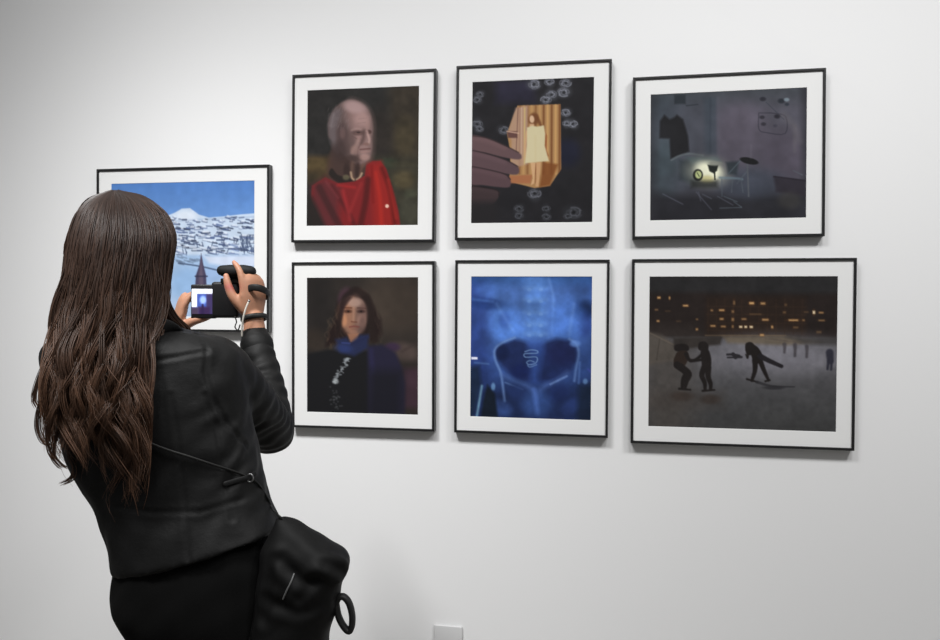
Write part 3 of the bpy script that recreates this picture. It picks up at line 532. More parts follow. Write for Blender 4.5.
# joints
R_SH, R_EL, R_WR = W(212, 364, 1.50), W(271, 429, 1.725), W(253.5, 319, 1.845)
L_SH, L_EL, L_WR = W(72, 375, 1.52), W(112, 426, 1.73), W(175, 335, 1.885)
HEAD = W(127, 254, 1.53)
yaw_h = math.radians(23)
HX = RT * math.cos(yaw_h) - FW * math.sin(yaw_h); HY = RT * math.sin(yaw_h) + FW * math.cos(yaw_h); HZ = UP

def head_fn(u):
    x, y, z = u
    p = np.array([x * .074, y * .093, z * .113])
    if z < 0:
        k = -z; p[0] *= 1 - .30 * k ** 1.6; p[1] *= 1 - .10 * k
        if y < 0: p[1] *= 1 - .30 * k
        else: p[1] += .008 * k
    def g(cx, cz, sx, sz): return math.exp(-((x - cx) / sx) ** 2 - ((z - cz) / sz) ** 2)
    if y > .2:
        p[1] += .020 * g(0, -.20, .10, .13) + .010 * g(0, -.02, .07, .2) + .004 * g(0, .22, .5, .09)
        p[1] += -.009 * (g(.42, .06, .2, .12) + g(-.42, .06, .2, .12)) + .004 * (g(.55, -.2, .22, .2) + g(-.55, -.2, .22, .2))
        p[1] += .007 * g(0, -.47, .24, .055) + .007 * g(0, -.57, .2, .05) - .004 * g(0, -.52, .24, .02) + .008 * g(0, -.85, .25, .14)
    return p
HA = np.array([HX, HY, HZ])
body = Raw()
ellipsoid(body, HEAD, HA, 72, 60, head_fn)
for s in (-1, 1):                                   # ears
    e0 = HEAD + HX * s * .072 - HY * .008 + HZ * .0
    tube(body, [e0 + HZ * .026, e0 + HX * s * .012 - HY * .014 + HZ * .022, e0 + HX * s * .013 - HY * .018, e0 + HX * s * .007 - HY * .006 - HZ * .024, e0 - HZ * .026], [.006, .007, .007, .006, .005], 4, 10)
    ellipsoid(body, e0 - HY * .006, np.array([HX * .006, HY * .014, HZ * .024]), 12, 8)
tube(body, [HEAD - UP * .045 - FW * .012, W(129, 318, 1.515), W(134, 342, 1.505), W(140, 372, 1.50)], [.052, .052, .056, .07], 4, 24)
rings(body, [(138, 343, 45, 1.50, .065), (143, 358, 76, 1.50, .085), (147, 375, 88, 1.50, .098), (152, 400, 84, 1.495, .104), (160, 435, 80, 1.49, .104), (170, 470, 78, 1.49, .098), (184, 505, 74, 1.48, .096), (194, 540, 76, 1.475, .10), (203, 575, 78, 1.475, .115), (207, 605, 80, 1.475, .118), (213, 640, 72, 1.475, .108), (215, 662, 68, 1.475, .10)])
def hip(s): return W(212, 650, 1.475) + RT * s * .078
FEET = {s: np.array([*(W(205, 640, 1.475) + RT * (s * .095 - .03) + FW * (.03 if s > 0 else -.05))[:2], 0]) for s in (-1, 1)}
def knee(s): k = (hip(s) + FEET[s]) / 2 + FW * .025; k[2] = .46; return k
for s in (-1, 1):
    tube(body, [hip(s), (hip(s) * .5 + knee(s) * .5), knee(s), knee(s) * .62 + FEET[s] * .38, FEET[s] + UP * .085], [.078, .068, .050, .050, .034], 5, 24)
    ft0 = FEET[s]
    tube(body, [ft0 + UP * .045 - FW * .03, ft0 + UP * .045 + FW * .06, ft0 + UP * .03 + FW * .15], [.032, .034, .022], 4, 16)
def arm(sh, el, wr, r=(.046, .042, .036, .036, .024)):
    tube(body, [sh, sh * .5 + el * .5, el, el * .6 + wr * .4, wr], r, 5, 20)
tube(body, [R_SH, W(240, 392, 1.575), W(261, 419, 1.67), R_EL, W(269, 405, 1.755), W(263, 374, 1.797), W(256, 341, 1.835), R_WR], [.044, .042, .041, .038, .036, .033, .0285, .0245], 5, 20)
tube(body, [L_SH, W(82, 400, 1.61), W(103, 423, 1.70), L_EL, W(134, 392, 1.785), W(168, 345, 1.868), L_WR], [.044, .042, .040, .038, .034, .028, .0245], 5, 20)
TIPS = []
def hand(wr, f, n, t, fingers, thumb, scale=.95):
    """f: wrist to knuckles, n: back of the hand, t: thumb side; each finger is a chain bent towards the palm."""
    f = f / np.linalg.norm(f); n = n - f * (n @ f); n /= np.linalg.norm(n); t = np.cross(f, n) * (1 if np.cross(f, n) @ t > 0 else -1)
    S = scale
    tube(body, [wr - f * .01, wr + f * .022 * S, wr + f * .055 * S, wr + f * .082 * S], [.025 * S, .033 * S, .040 * S, .039 * S], 5, 24, .40, n)
    L = [(.072, .030), (.080, .010), (.074, -.010), (.058, -.029)]
    for (ln, off), (c1, c2, c3, sp) in zip(L, fingers):
        p = wr + f * (.084 - .10 * abs(off - .008)) * S + t * off * S; pts = [p - f * .02 * S, p]; ang = 0; d0 = f * math.cos(sp) + t * math.sin(sp)
        for seg, c in zip((.46, .30, .24), (c1, c2, c3)):
            ang += math.radians(c); d = d0 * math.cos(ang) - n * math.sin(ang); p = p + d * ln * seg * 1.05 * S; pts.append(p)
        tube(body, pts, [.0085 * S, .0095 * S, .0088 * S, .0078 * S, .0062 * S], 5, 12); TIPS.append(pts[-1])
    p = wr + f * .022 * S + t * .022 * S - n * .006; pts = [p]
    for (a, b, c), ln in zip(thumb, (.042, .034, .027)):
        d = f * a + t * b - n * c; p = p + d / np.linalg.norm(d) * ln * S; pts.append(p)
    tube(body, pts, [.0145 * S, .0125 * S, .0108 * S, .0078 * S], 5, 12); TIPS.append(pts[-1])
# right hand: wrapped round the right side of the camcorder, index finger up beside the viewfinder
hand(R_WR, UP - RT * .04 + FW * .05, RT * .80 - FW * .60, -RT * .6 - FW * .8,
     [(10, 20, 16, .06), (38, 50, 30, .03), (50, 58, 34, -.03), (56, 62, 36, -.10)], [(.78, .56, .30), (.90, .22, .30), (.92, .05, .22)])
# left hand: behind the open screen, thumb in front of its lower corner
hand(L_WR, RT * .22 + UP * .95 + FW * .05, -RT * .86 - FW * .45 + UP * .1, -FW * .8 + RT * .5,
     [(20, 30, 24, .02), (24, 36, 26, .02), (30, 40, 28, -.03), (36, 44, 30, -.08)], [(.62, .50, .55), (.52, .25, .80), (.62, .05, .75)], .92)
for s in (-1, 1):                                   # eyelids
    ce = HEAD + HX * s * .031 + HY * .0735 + HZ * .007
    ellipsoid(body, ce, HA * .0146, 24, 24, lambda u: np.array([u[0], u[1], max(u[2], .20)]))
    ellipsoid(body, ce, HA * .0142, 24, 24, lambda u: np.array([u[0], u[1], min(u[2], -.36)]))
bme = remeshed(body, 'body', .0034, 4)
P = co(bme)
q = (P - HEAD) @ HA.T
c = np.tile(SKIN, (len(P), 1))
lip = np.exp(-(q[:, 0] / .020) ** 2 - ((q[:, 2] + .058) / .010) ** 2) * (q[:, 1] > .06)
c = c * (1 - lip[:, None] * .8) + s2l((168, 84, 82)) * lip[:, None] * .8
for tp in TIPS:
    w_ = np.exp(-(np.linalg.norm(P - tp, axis=1) / .012) ** 2)[:, None] * .35; c = c * (1 - w_) + s2l((206, 140, 122)) * w_
brow = np.exp(-((abs(q[:, 0]) - .031) / .016) ** 2 - ((q[:, 2] - .026) / .0045) ** 2) * (q[:, 1] > .05)
c = c * (1 - brow[:, None] * .8) + s2l((58, 42, 34)) * brow[:, None] * .8
setcol(bme, c)
body_o = link('body', bme, M_SKIN, person)
for s in (-1, 1):
    r = Raw(); ce = HEAD + HX * s * .031 + HY * .0735 + HZ * .007; ellipsoid(r, ce, HA * .0125, 24, 20); me = r.mesh('eye')
    pe = (co(me) - ce) @ HA.T / .0125; rr = np.hypot(pe[:, 0], pe[:, 2])
    cc = np.where((pe[:, 1] > 0)[:, None] & (rr < .46)[:, None], s2l((70, 48, 32)), s2l((228, 222, 216))); cc = np.where((pe[:, 1] > 0)[:, None] & (rr < .2)[:, None], 0.005, cc)
    setcol(me, cc); link('eye', me, M_EYE, person)

# jacket -----------------------------------------------------------------
jk = Raw()
rings(jk, [(134, 327, 42, 1.503, .062), (136, 331, 56, 1.50, .074), (139, 339, 82, 1.50, .090), (143, 351, 97, 1.50, .106), (147, 372, 100, 1.50, .116), (152, 400, 96, 1.495, .121), (160, 435, 93, 1.49, .121), (169, 468, 92, 1.488, .116), (183, 500, 84, 1.48, .112, -3), (191, 520, 82, 1.475, .116, -9), (196, 535, 81, 1.472, .121, -15), (199, 545, 80, 1.47, .125, -20), (200, 548, 79, 1.47, .122, -21)])
R_CUFF = W(256, 341, 1.835); L_CUFF = W(168, 345, 1.868)
tube(jk, [W(196, 366, 1.50), W(216, 368, 1.51), W(240, 392, 1.575), W(261, 419, 1.67), W(271, 430, 1.725), W(269, 405, 1.755), W(263, 374, 1.797), R_CUFF], [.062, .062, .059, .056, .054, .047, .042, .0365], 6, 28)
tube(jk, [W(88, 374, 1.51), W(72, 376, 1.525), W(82, 400, 1.61), W(103, 423, 1.70), W(113, 427, 1.735), W(134, 392, 1.785), L_CUFF], [.06, .058, .056, .053, .052, .045, .036], 6, 28)
jme = remeshed(jk, 'jacket', .0048, 8)
P = co(jme); N = no(jme)
def wob(P, f, s): r = np.random.default_rng(s); k = r.normal(0, 1, (4, 3)); k /= np.linalg.norm(k, axis=1)[:, None]; return sum(np.sin(P @ (v * f * (1 + .3 * i)) + i * 1.7 + s) for i, v in enumerate(k)) / 4
disp = .0022 * wob(P + .02 * wob(P, 20, 3)[:, None], 48, 1) + .0012 * wob(P, 95, 2)
# folds: gathered at the elbow, at the waist and under the arm
def folds(path, n_, width, amp, freq, seed):
    """Creases running across a path, fading with distance from it."""
    global disp
    d = segdist(P, path); a = np.array(path[-1]) - np.array(path[0]); L = np.linalg.norm(a); t = ((P - path[0]) @ a) / L
    disp = disp + amp * np.exp(-(d / width) ** 2) * np.sin(freq * (t + .012 * wob(P, 60, seed))) * (.6 + .4 * wob(P, 30, seed + 1))
folds([W(262, 405, 1.64), W(272, 430, 1.72)], 0, .055, .006, 230, 11)
folds([R_CUFF, W(269, 405, 1.75)], 0, .050, .0042, 170, 12)
folds([W(216, 368, 1.45), W(255, 415, 1.60)], 0, .07, .0036, 120, 13)
folds([W(225, 420, 1.37), W(262, 475, 1.44)], 0, .06, .0045, 150, 14)
folds([W(120, 470, 1.37), W(200, 520, 1.36)], 0, .09, .0030, 95, 15)
# seams pressed into the leather, with a stitched ridge beside each
def on_back(pts):
    bv = BVHTree.FromPolygons([tuple(v) for v in P], [tuple(p.vertices) for p in jme.polygons]); out = []
    for x, y in pts:
        dr = Vector(CF + CR * (x - 470) / FPX + CD * (y - 320) / FPX).normalized(); h = bv.ray_cast(Vector(CAM), dr)
        if h[0] is not None: out.append(np.array(h[0]))
    return out
def seam(pts, depth=.0024, w=.0042):
    global disp
    d = segdist(P, on_back(pts)); disp = disp - depth * np.exp(-(d / w) ** 2) + depth * .45 * np.exp(-((d - 2.2 * w) / w) ** 2)
seam([(196, 334), (207, 350), (205, 372), (212, 398), (228, 424), (246, 446)])
seam([(148, 362), (175, 357), (206, 352)], .0022)
seam([(205, 395), (217, 430), (222, 470), (232, 520)], .0018)
seam([(110, 505), (150, 512), (200, 512), (240, 500), (268, 492)], .0016)
seam([(171, 395), (178, 440), (184, 500), (188, 560)], .0014)
jme_ = P + N * disp[:, None]; setco(jme, jme_)
jacket = link('jacket', jme, M_LEATHER, person)
for name, c0_, c1_, r0 in (('cuff', R_CUFF, W(263, 374, 1.797), .038), ('cuff', L_CUFF, W(134, 392, 1.785), .0375)):
    r = Raw(); dv = (c1_ - c0_) / np.linalg.norm(c1_ - c0_); tube(r, [c0_ - dv * .006, c0_ + dv * .004, c0_ + dv * .018, c0_ + dv * .026], [r0 - .003, r0 + .001, r0 + .0015, r0 + .0005], 4, 28); link(name, r.mesh(name), M_LEATHER, jacket)
P = co(jme)
bv = BVHTree.FromPolygons([tuple(v) for v in P], [tuple(p.vertices) for p in jme.polygons])
def surf(x, y, lift):
    dr = Vector(CF + CR * (x - 470) / FPX + CD * (y - 320) / FPX).normalized(); h = bv.ray_cast(Vector(CAM), dr)
    return np.array(h[0] - dr * lift) if h[0] is not None else None
# waist tab with a small ring at the right side
r = Raw(); tp = [surf(x, y, .004) for x, y in ((226, 484), (236, 481), (246, 478), (255, 474))]; tube(r, [t for t in tp if t is not None], .0055, 4, 10, .3, CF); link('waist_tab', r.mesh('waist_tab'), M_LEATHER, jacket)
bk = surf(250, 478, .006); r = Raw(); closed_ribbon(r, [bk + RT * .006 * math.cos(a) + UP * .0075 * math.sin(a) for a in np.linspace(0, 2 * math.pi, 8, endpoint=False)], .0016, .0016, CF); o = link('buckle', r.mesh('buckle'), M_STEEL, jacket); o['label'] = 'small dull metal ring on the waist tab'
# collar, mostly under the hair
r = Raw(); tube(r, [W(92, 342, 1.50), W(108, 333, 1.445), W(138, 327, 1.425), W(166, 328, 1.45), W(184, 336, 1.51)], [.012, .018, .020, .018, .012], 6, 14, .4, CF); link('collar', remeshed(r, 'collar', .003, 3), M_LEATHER, jacket)

# trousers and boots -----------------------------------------------------------
tr = Raw()
rings(tr, [(193, 525, 74, 1.475, .106), (201, 553, 80, 1.474, .120), (204, 578, 85, 1.474, .128), (206, 602, 87, 1.474, .131), (213, 624, 81, 1.474, .126), (218, 645, 73, 1.475, .118), (219, 664, 70, 1.475, .106)])
for s in (-1, 1): tube(tr, [hip(s), hip(s) * .5 + knee(s) * .5, knee(s), knee(s) * .6 + FEET[s] * .4, FEET[s] + UP * .11], [.086, .077, .060, .058, .048], 6, 28)
tme = remeshed(tr, 'trousers', .0058, 8); P = co(tme); N = no(tme); setco(tme, P + N * (.003 * wob(P, 40, 7) + .0015 * wob(P, 90, 8))[:, None])
link('trousers', tme, M_CLOTH, person)
for s in (-1, 1):
    r = Raw(); f0 = FEET[s]
    tube(r, [f0 + UP * .20, f0 + UP * .12, f0 + UP * .06], [.039, .039, .042], 4, 20)
    tube(r, [f0 + UP * .048 - FW * .045, f0 + UP * .050 + FW * .03, f0 + UP * .042 + FW * .10, f0 + UP * .034 + FW * .165], [.036, .042, .040, .026], 5, 20)
    me = remeshed(r, 'boot', .005, 4); b = link('boot', me, M_BOOT, person)
    r = Raw(); pr = [f0 + UP * .007 + FW * y + RT * x for y, x in ((-.085, 0), (-.07, .03), (0, .036), (.08, .042), (.15, .034), (.19, 0), (.15, -.034), (.08, -.042), (0, -.036), (-.07, -.03))]
    loft(r, [[p - UP * .007 for p in pr], [p + UP * .012 for p in pr]]); link('sole', r.mesh('sole', False), M_CAMG, b)

# bracelet on the right wrist
r = Raw(); av = (R_CUFF - R_WR); av /= np.linalg.norm(av); e1 = RT - av * (RT @ av); e1 /= np.linalg.norm(e1); e2 = np.cross(av, e1); bc = R_WR - av * .002 + RT * .002
closed_ribbon(r, [bc + e1 * .030 * math.cos(a) + e2 * .028 * math.sin(a) for a in np.linspace(0, 2 * math.pi, 14, endpoint=False)], .0065, .0035, av); o = link('bracelet', r.mesh('bracelet'), M_STRAP, person); o['label'] = 'dark bracelet on the right wrist'

# hair -------------------------------------------------------------------------
HY_ = np.array([190, 196, 205, 218, 240, 270, 300, 330, 360, 400, 440, 470, 500, 530], float)
HL = np.array([113, 94, 84, 76, 69, 65, 60, 54, 49, 47, 52, 64, 84, 98], float)
HR = np.array([117, 142, 156, 167, 174.5, 169, 163, 157, 149, 145, 143, 141, 137, 126], float)
HD = np.array([1.53, 1.53, 1.525, 1.52, 1.515, 1.51, 1.50, 1.47, 1.435, 1.415, 1.405, 1.40, 1.395, 1.39])
HB = np.array([.012, .045, .070, .092, .112, .120, .118, .100, .085, .075, .066, .058, .045, .03])
_T = catmull(np.c_[HY_, HL, HR, HD, HB], 8)
def env(y): return [np.interp(y, _T[:, 0], _T[:, i]) for i in (1, 2, 3, 4)]
def hair_point(s, y, lay):
    """s -1..1 from the left edge to the right edge of the fall, lay 1 at its outside."""
    l, r_, d, b = env(y); cx, hw = (l + r_) / 2, (r_ - l) / 2
    k = .35 + .65 * lay
    return cx + hw * s * (.55 + .45 * lay), y, d - b * k * math.sqrt(max(0, 1 - s * s * .96))
HV, HF, HC, hn = [], [], [], 0
ROOT, MID, TIP_ = s2l((42, 31, 26)), s2l((56, 40, 32)), s2l((96, 68, 50))
def strand(pts, rad, tone, n=3):
    global hn
    pts = np.asarray(pts); m = len(pts); T = np.gradient(pts, axis=0); T /= np.linalg.norm(T, axis=1)[:, None] + 1e-9
    a = np.cross(T, CF); a /= np.linalg.norm(a, axis=1)[:, None] + 1e-9; b = np.cross(T, a)
    u = np.linspace(0, 1, m); r = rad * np.clip(np.minimum(1, (1 - u) * 5 + .12), .12, 1)
    ph = np.arange(n) * 2 * math.pi / n
    v = pts[:, None] + r[:, None, None] * (np.cos(ph)[None, :, None] * a[:, None] + np.sin(ph)[None, :, None] * b[:, None])
    HV.append(v.reshape(-1, 3)); i = np.arange(m - 1)[:, None] * n + np.arange(n)[None]; j = np.arange(m - 1)[:, None] * n + (np.arange(n)[None] + 1) % n
    HF.append(np.stack([i, j, j + n, i + n], -1).reshape(-1, 4) + hn); hn += m * n
    w1 = np.clip(u * 2.0, 0, 1)[:, None]; w2_ = np.clip((u - .45) / .55, 0, 1)[:, None] ** 1.2
    c = ROOT * (1 - w1) + MID * w1; c = c * (1 - w2_ * .75) + TIP_ * w2_ * .75
    HC.append(np.repeat(c * tone, n, 0))
clumps = []
for k in range(130):
    s = rng.uniform(-1, 1); s = math.copysign(abs(s) ** .8, s); lay = rng.uniform(.25, 1) ** .6
    clumps.append(dict(s=s, lay=lay, end=rng.uniform(405, 484) if rng.random() < .6 else rng.uniform(345, 425), amp=rng.uniform(3, 10), ph=rng.uniform(0, 6.28), fr=rng.uniform(.042, .07), ph2=rng.uniform(0, 6.28), tone=rng.uniform(.6, 1.5), curl=rng.normal(2, 9), drift=rng.normal(0, .07), end0=0))
    if clumps[-1]['s'] < -.6: clumps[-1]['end'] = rng.uniform(385, 446)
def hair_strand(c, ds, dl, thin=1., start=None):
    s0 = float(np.clip(c['s'] + ds, -1, 1)); lay = float(np.clip(c['lay'] + dl, .1, 1.03)); y0 = start if start else 190.5 + 7 * (1 - lay) + abs(rng.normal(0, 1))
    ye = c['end'] + rng.normal(0, 14); pts = []
    ys = np.concatenate([y0 + (235 - y0) * np.linspace(0, 1, 15, endpoint=False) ** 2.2, np.linspace(235, ye, 24)])
    gather = rng.uniform(.7, .95); jit = rng.normal(0, 1.0)
    p1, p2, p3, wa = rng.uniform(0, 6.28), rng.uniform(0, 6.28), rng.uniform(.02, .05), rng.normal(0, 1.5); dj = rng.normal(0, .0022)
    for y in ys:
        g = np.clip((y - 290) / 160, 0, 1); s = s0 * (1 - g * gather) + c['s'] * g * gather
        tp = np.clip((y - 250) / 110, 0, 1); x, yy, d = hair_point(s, y, (.93 + .07 * lay) * (1 - tp) + lay * tp); a = c['amp'] * np.clip((y - 235) / 150, 0, 1.15)
        tg = min(1, (y - y0) / 22); x += tg * (wa * math.sin(p3 * y + p1) + .7 * math.sin(c['fr'] * .8 * y + c['ph'] + s0 * 6)); d += tg * (dj + .0016 * math.sin(p3 * 1.3 * y + p2) + .0022 * math.sin(s0 * 23 + c['ph2'] + y * .012))
        x += c['drift'] * max(0, y - 250)
        x += a * math.sin(c['fr'] * (y - 250) + c['ph'] + ds * 2) + jit * g * 1.5 + c['curl'] * np.clip((y - 400) / 90, 0, 1.3) ** 2
        el, er = env(y)[:2]; lo, hi = el - 4, er + 4; x = lo + 5 * math.tanh((x - lo) / 5) if x < lo else (hi + 5 * math.tanh((x - hi) / 5) if x > hi else x)
        d += .0018 * a * math.sin(c['fr'] * (y - 250) * 1.07 + c['ph2'] + ds) - .004 * max(0, lay - 1)
        pts.append(W(x, y, d))
    strand(pts, rng.uniform(.0007, .00125) * thin, c['tone'] ** .7 * rng.uniform(.65, 1.4))
for c in clumps:
    for _ in range(38): hair_strand(c, rng.normal(0, .075), rng.normal(0, .06))
# smooth outer fall over the crown
for k in range(1500):
    s = rng.uniform(-1, 1); c = min(clumps, key=lambda q_: abs(q_['s'] - s) + rng.uniform(0, .15)); hair_strand(dict(c, s=s * .6 + c['s'] * .4), s - (s * .6 + c['s'] * .4), 1 - c['lay'] + rng.normal(0, .02))
# hair falling beside the face and in front of the right shoulder
def side(sgn, n, pathf):
    for k in range(n):
        o = rng.normal(0, 1, 3); pts = pathf(o, rng.uniform(0, 1)); strand(catmull(np.array(pts), 6), rng.uniform(.0007, .0011), rng.uniform(.7, 1.35))
def right_side(o, t):
    return [W(118 + 6 * t, 190 + 1.5 * t, 1.53 + .03 * t), W(150 + 2 * t, 200 + 2 * t, 1.53 + .05 * t), W(168 + o[0], 235, 1.53 + .04 * t), W(163 + 3 * t + o[0] * 1.3, 270 + o[1], 1.535 + .03 * t), W(162 + 4 * t + o[0] * 1.5, 296, 1.545 + .02 * t), W(167 + 7 * t + o[0] * 2, 316 + o[1], 1.565 + .02 * t), W(181 + 7 * t + o[0] * 2, 331, 1.59 + .02 * t), W(187 + o[0] * 3, 360 + 5 * o[1], 1.635), W(184 + o[0] * 4, 415 + 12 * o[1], 1.655)]
def left_side(o, t):
    return [W(112 - 6 * t, 190 + 1.5 * t, 1.53 + .03 * t), W(84 - 2 * t, 202 + 2 * t, 1.53 + .05 * t), W(70 + o[0], 238, 1.53 + .06 * t), W(66 + o[0] * 1.5, 275 + o[1], 1.535 + .06 * t), W(62 + o[0] * 2, 310, 1.55 + .04 * t), W(58 + o[0] * 3, 345 + o[1], 1.53 + .04 * t), W(54 + o[0] * 3, 385 + 6 * o[1], 1.51 + .05 * t), W(56 + o[0] * 4, 425 + 10 * o[1], 1.50)]
side(1, 420, right_side); side(-1, 420, left_side)
# loose ends curling out at the left and flyaways
for pts in ([(50, 385), (40, 405), (37, 425), (42, 440), (50, 446)], [(52, 415), (48, 432), (50, 450), (58, 462)], [(70, 440), (69, 455), (74, 468), (71, 478), (60, 484)], [(62, 425), (55, 440), (53, 455), (60, 465), (66, 468)], [(120, 440), (128, 455), (124, 470), (112, 480)], [(132, 430), (126, 450), (118, 465), (110, 488)], [(108, 440), (113, 465), (120, 485), (124, 500)], [(46, 360), (38, 380), (34, 398), (38, 408)]):
    for k in range(16):
        o = rng.normal(0, 1.1, 2); dd = 1.40 + rng.normal(0, .01)
        strand(catmull(np.array([W(x + o[0] * (1 + .3 * i), y + o[1], dd) for i, (x, y) in enumerate(pts)]), 6), rng.uniform(.0005, .0009), rng.uniform(.9, 1.5))
for k in range(90):
    c = clumps[rng.integers(len(clumps))]; hair_strand(dict(c, amp=c['amp'] * 1.8, s=c['s'] * 1.0, curl=c['curl'] * 2.5, lay=1.0), rng.normal(0, .10), .03, .5)
for k in range(26):
    s = -1; y0 = rng.uniform(230, 380); x0 = np.interp(y0, HY_, HL if s < 0 else HR); o = rng.uniform(2, 7)
    strand(catmull(np.array([W(x0 - s * 4, y0, 1.50), W(x0 + s * o * .6, y0 + 22, 1.49), W(x0 + s * o, y0 + 50, 1.48), W(x0 + s * o * .4 - 3, y0 + 80, 1.46)]), 7), .00035, 1.2)
# the thick inside of the fall
core = Raw(); cr_ = []
for y in np.concatenate([np.linspace(191.5, 240, 14), np.linspace(248, 455, 26)]):
    l, r_, d, b = env(y); k = np.interp(y, [190, 200, 300, 400, 455], [.55, .86, .84, .66, .25])
    e = math.radians(0); rg = []
    for a in np.linspace(0, 2 * math.pi, 40, endpoint=False):
        sx, sy = math.cos(a), math.sin(a); fr = (1.0 if sy < 0 else np.interp(y, [190, 240, 300, 360], [1.0, .42, .18, .12]))
        rg.append(W((l + r_) / 2 + (r_ - l) / 2 * k * sx, y, d + b * k * sy * fr))
    cr_.append(rg)
loft(core, cr_); cm = core.mesh('core'); Pc = co(cm); fc = [tuple(p.vertices) for p in cm.polygons]
V = np.vstack(HV); F = np.vstack(HF); C = np.vstack(HC)
tri = [(f + (f[-1],))[:4] if len(f) == 4 else f for f in fc]
me = bpy.data.meshes.new('hair')
faces = F.tolist() + [[i + len(V) for i in f] for f in fc]
me.from_pydata(np.vstack([V, Pc]).tolist(), [], faces); me.update()
me.polygons.foreach_set('use_smooth', [True] * len(me.polygons))
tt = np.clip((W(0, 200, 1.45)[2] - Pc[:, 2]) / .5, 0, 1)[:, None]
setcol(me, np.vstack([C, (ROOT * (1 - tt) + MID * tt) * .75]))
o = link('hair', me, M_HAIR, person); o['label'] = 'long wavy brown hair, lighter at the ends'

# ------------------------------------------------------------------ camcorder
cc0 = W(229, 300, 1.88)
cam_o = empty('camcorder', cc0 - UP * .05, 'black camcorder with its lit side screen open, held up in both hands', 'video camera')
th = math.radians(-4); CX = RT * math.cos(th) + FW * math.sin(th); CY = -RT * math.sin(th) + FW * math.cos(th); CA = [CX, CY, UP]
k = 1.87 / FPX
r = Raw(); box(r, cc0 + CY * .02, 28 * k, .10, 36 * k, CA); link('camera_body', bevelled(r, 'camera_body', .008, 4), M_CAMB, cam_o)
r = Raw(); tube(r, [cc0 + CY * .07, cc0 + CY * .125], [.032, .031], 2, 32); lens = link('lens_barrel', r.mesh('lens_barrel'), M_CAMB, cam_o)
r = Raw(); ellipsoid(r, cc0 + CY * .152, np.array([CX * .026, CY * .010, UP * .026]), 24, 12); o = link('lens_glass', r.mesh('lens_glass'), M_GLASS, lens)
vf = W(235.5, 271.5, 1.85)
r = Raw(); tube(r, [vf - RT * .032 + UP * .002, vf - RT * .015, vf + RT * .020, vf + RT * .036], [.014, .0175, .0175, .015], 4, 24, .95, UP); link('viewfinder', r.mesh('viewfinder'), M_CAMG, cam_o)
r = Raw(); box(r, W(233, 281, 1.865), .05, .04, .012, CA); link('hot_shoe', bevelled(r, 'hot_shoe', .003, 2), M_CAMB, cam_o)
# the fold-out screen
sc0 = W(204, 301.5, 1.86); A = [RT, FW, UP]; kk = 1.855 / FPX
r = Raw(); box(r, sc0, 25 * kk, .012, 34 * kk, A); pan = link('screen_panel', bevelled(r, 'screen_panel', .003, 3), M_CAMB, cam_o)
r = Raw(); box(r, W(216.5, 301, 1.865), .006, .014, .05, A); link('hinge', bevelled(r, 'hinge', .002, 2), M_CAMB, cam_o)
hw_, hh_ = 11.3 * kk, 12.5 * kk; s1 = sc0 - FW * .0066
me, u, v = quad_grid('display', [s1 - RT * hw_ + UP * hh_, s1 + RT * hw_ + UP * hh_, s1 + RT * hw_ - UP * hh_, s1 - RT * hw_ - UP * hh_], 48, 52)
p = Paint(u * 100, v * 100, (70, 66, 104)); p.rect(-9, -9, 110, 20, (236, 240, 250), 1, 6); p.rect(-9, -9, 24, 72, (232, 238, 250), 1, 6); p.rect(24, 20, 66, 72, (58, 78, 150), 1, 8); p.blob(50, 44, 14, 16, (150, 176, 226), .9); p.rect(66, 20, 110, 110, (54, 46, 82), 1, 8); p.rect(30, 72, 80, 110, (48, 34, 66), 1, 10); p.poly([(44, 60), (52, 60), (58, 110), (40, 110)], (40, 30, 60), .9, 4); p.rect(-9, 76, 28, 110, (60, 50, 70), 1, 8)
setcol(me, p.lin()); o = link('display', me, M_DISP, pan); o['label'] = 'lit screen showing the snowy picture'
# hand strap round the back of the right hand, with a white cord
r = Raw(); closed_ribbon(r, [W(244, 293, 1.835), W(250, 288, 1.822), W(259, 288, 1.820), W(267.5, 292, 1.845), W(268, 296, 1.88), W(258, 297, 1.91), W(246, 296, 1.91), W(242, 294, 1.87)], .0085, .0022, UP); link('hand_strap', r.mesh('hand_strap'), M_STRAP, cam_o)
r = Raw(); tube(r, [W(248.5, 302, 1.802), W(246, 308, 1.80), W(243.5, 317, 1.80), W(242, 327, 1.805), W(242, 336, 1.81)], .0021, 6, 10); o = link('cord', r.mesh('cord'), M_CORD, cam_o); o['label'] = 'thin white cord hanging from the grip'
r = Raw(); ellipsoid(r, W(249, 301, 1.803), np.eye(3) * .0035, 12, 8); link('cord_clip', r.mesh('cord_clip'), M_STEEL, cam_o)
r = Raw(); tube(r, [W(235, 317, 1.83), W(236.5, 322, 1.83), W(235, 327, 1.83), W(238, 330, 1.83), W(240, 325, 1.83)], .0016, 6, 8); link('tassel', r.mesh('tassel'), M_STRAP, cam_o)

# ------------------------------------------------------------------ shoulder bag
bag = empty('shoulder_bag', W(290, 700, 1.405), 'slouchy black leather bag slung at the right hip of the person', 'bag')
br = Raw()
rings(br, [(281, 517, 5, 1.405, .010), (288, 524, 13, 1.405, .024), (295, 536, 26, 1.405, .040), (302, 548, 39, 1.405, .052), (306, 557, 44, 1.405, .060), (305, 567, 44, 1.405, .064), (300, 582, 42, 1.405, .064), (297, 604, 41, 1.405, .066), (291, 630, 39, 1.405, .068), (287, 660, 41, 1.405, .068), (284, 690, 42, 1.405, .062), (283, 702, 34, 1.405, .048)])
bme_ = remeshed(br, 'bag_body', .005, 8); P = co(bme_)
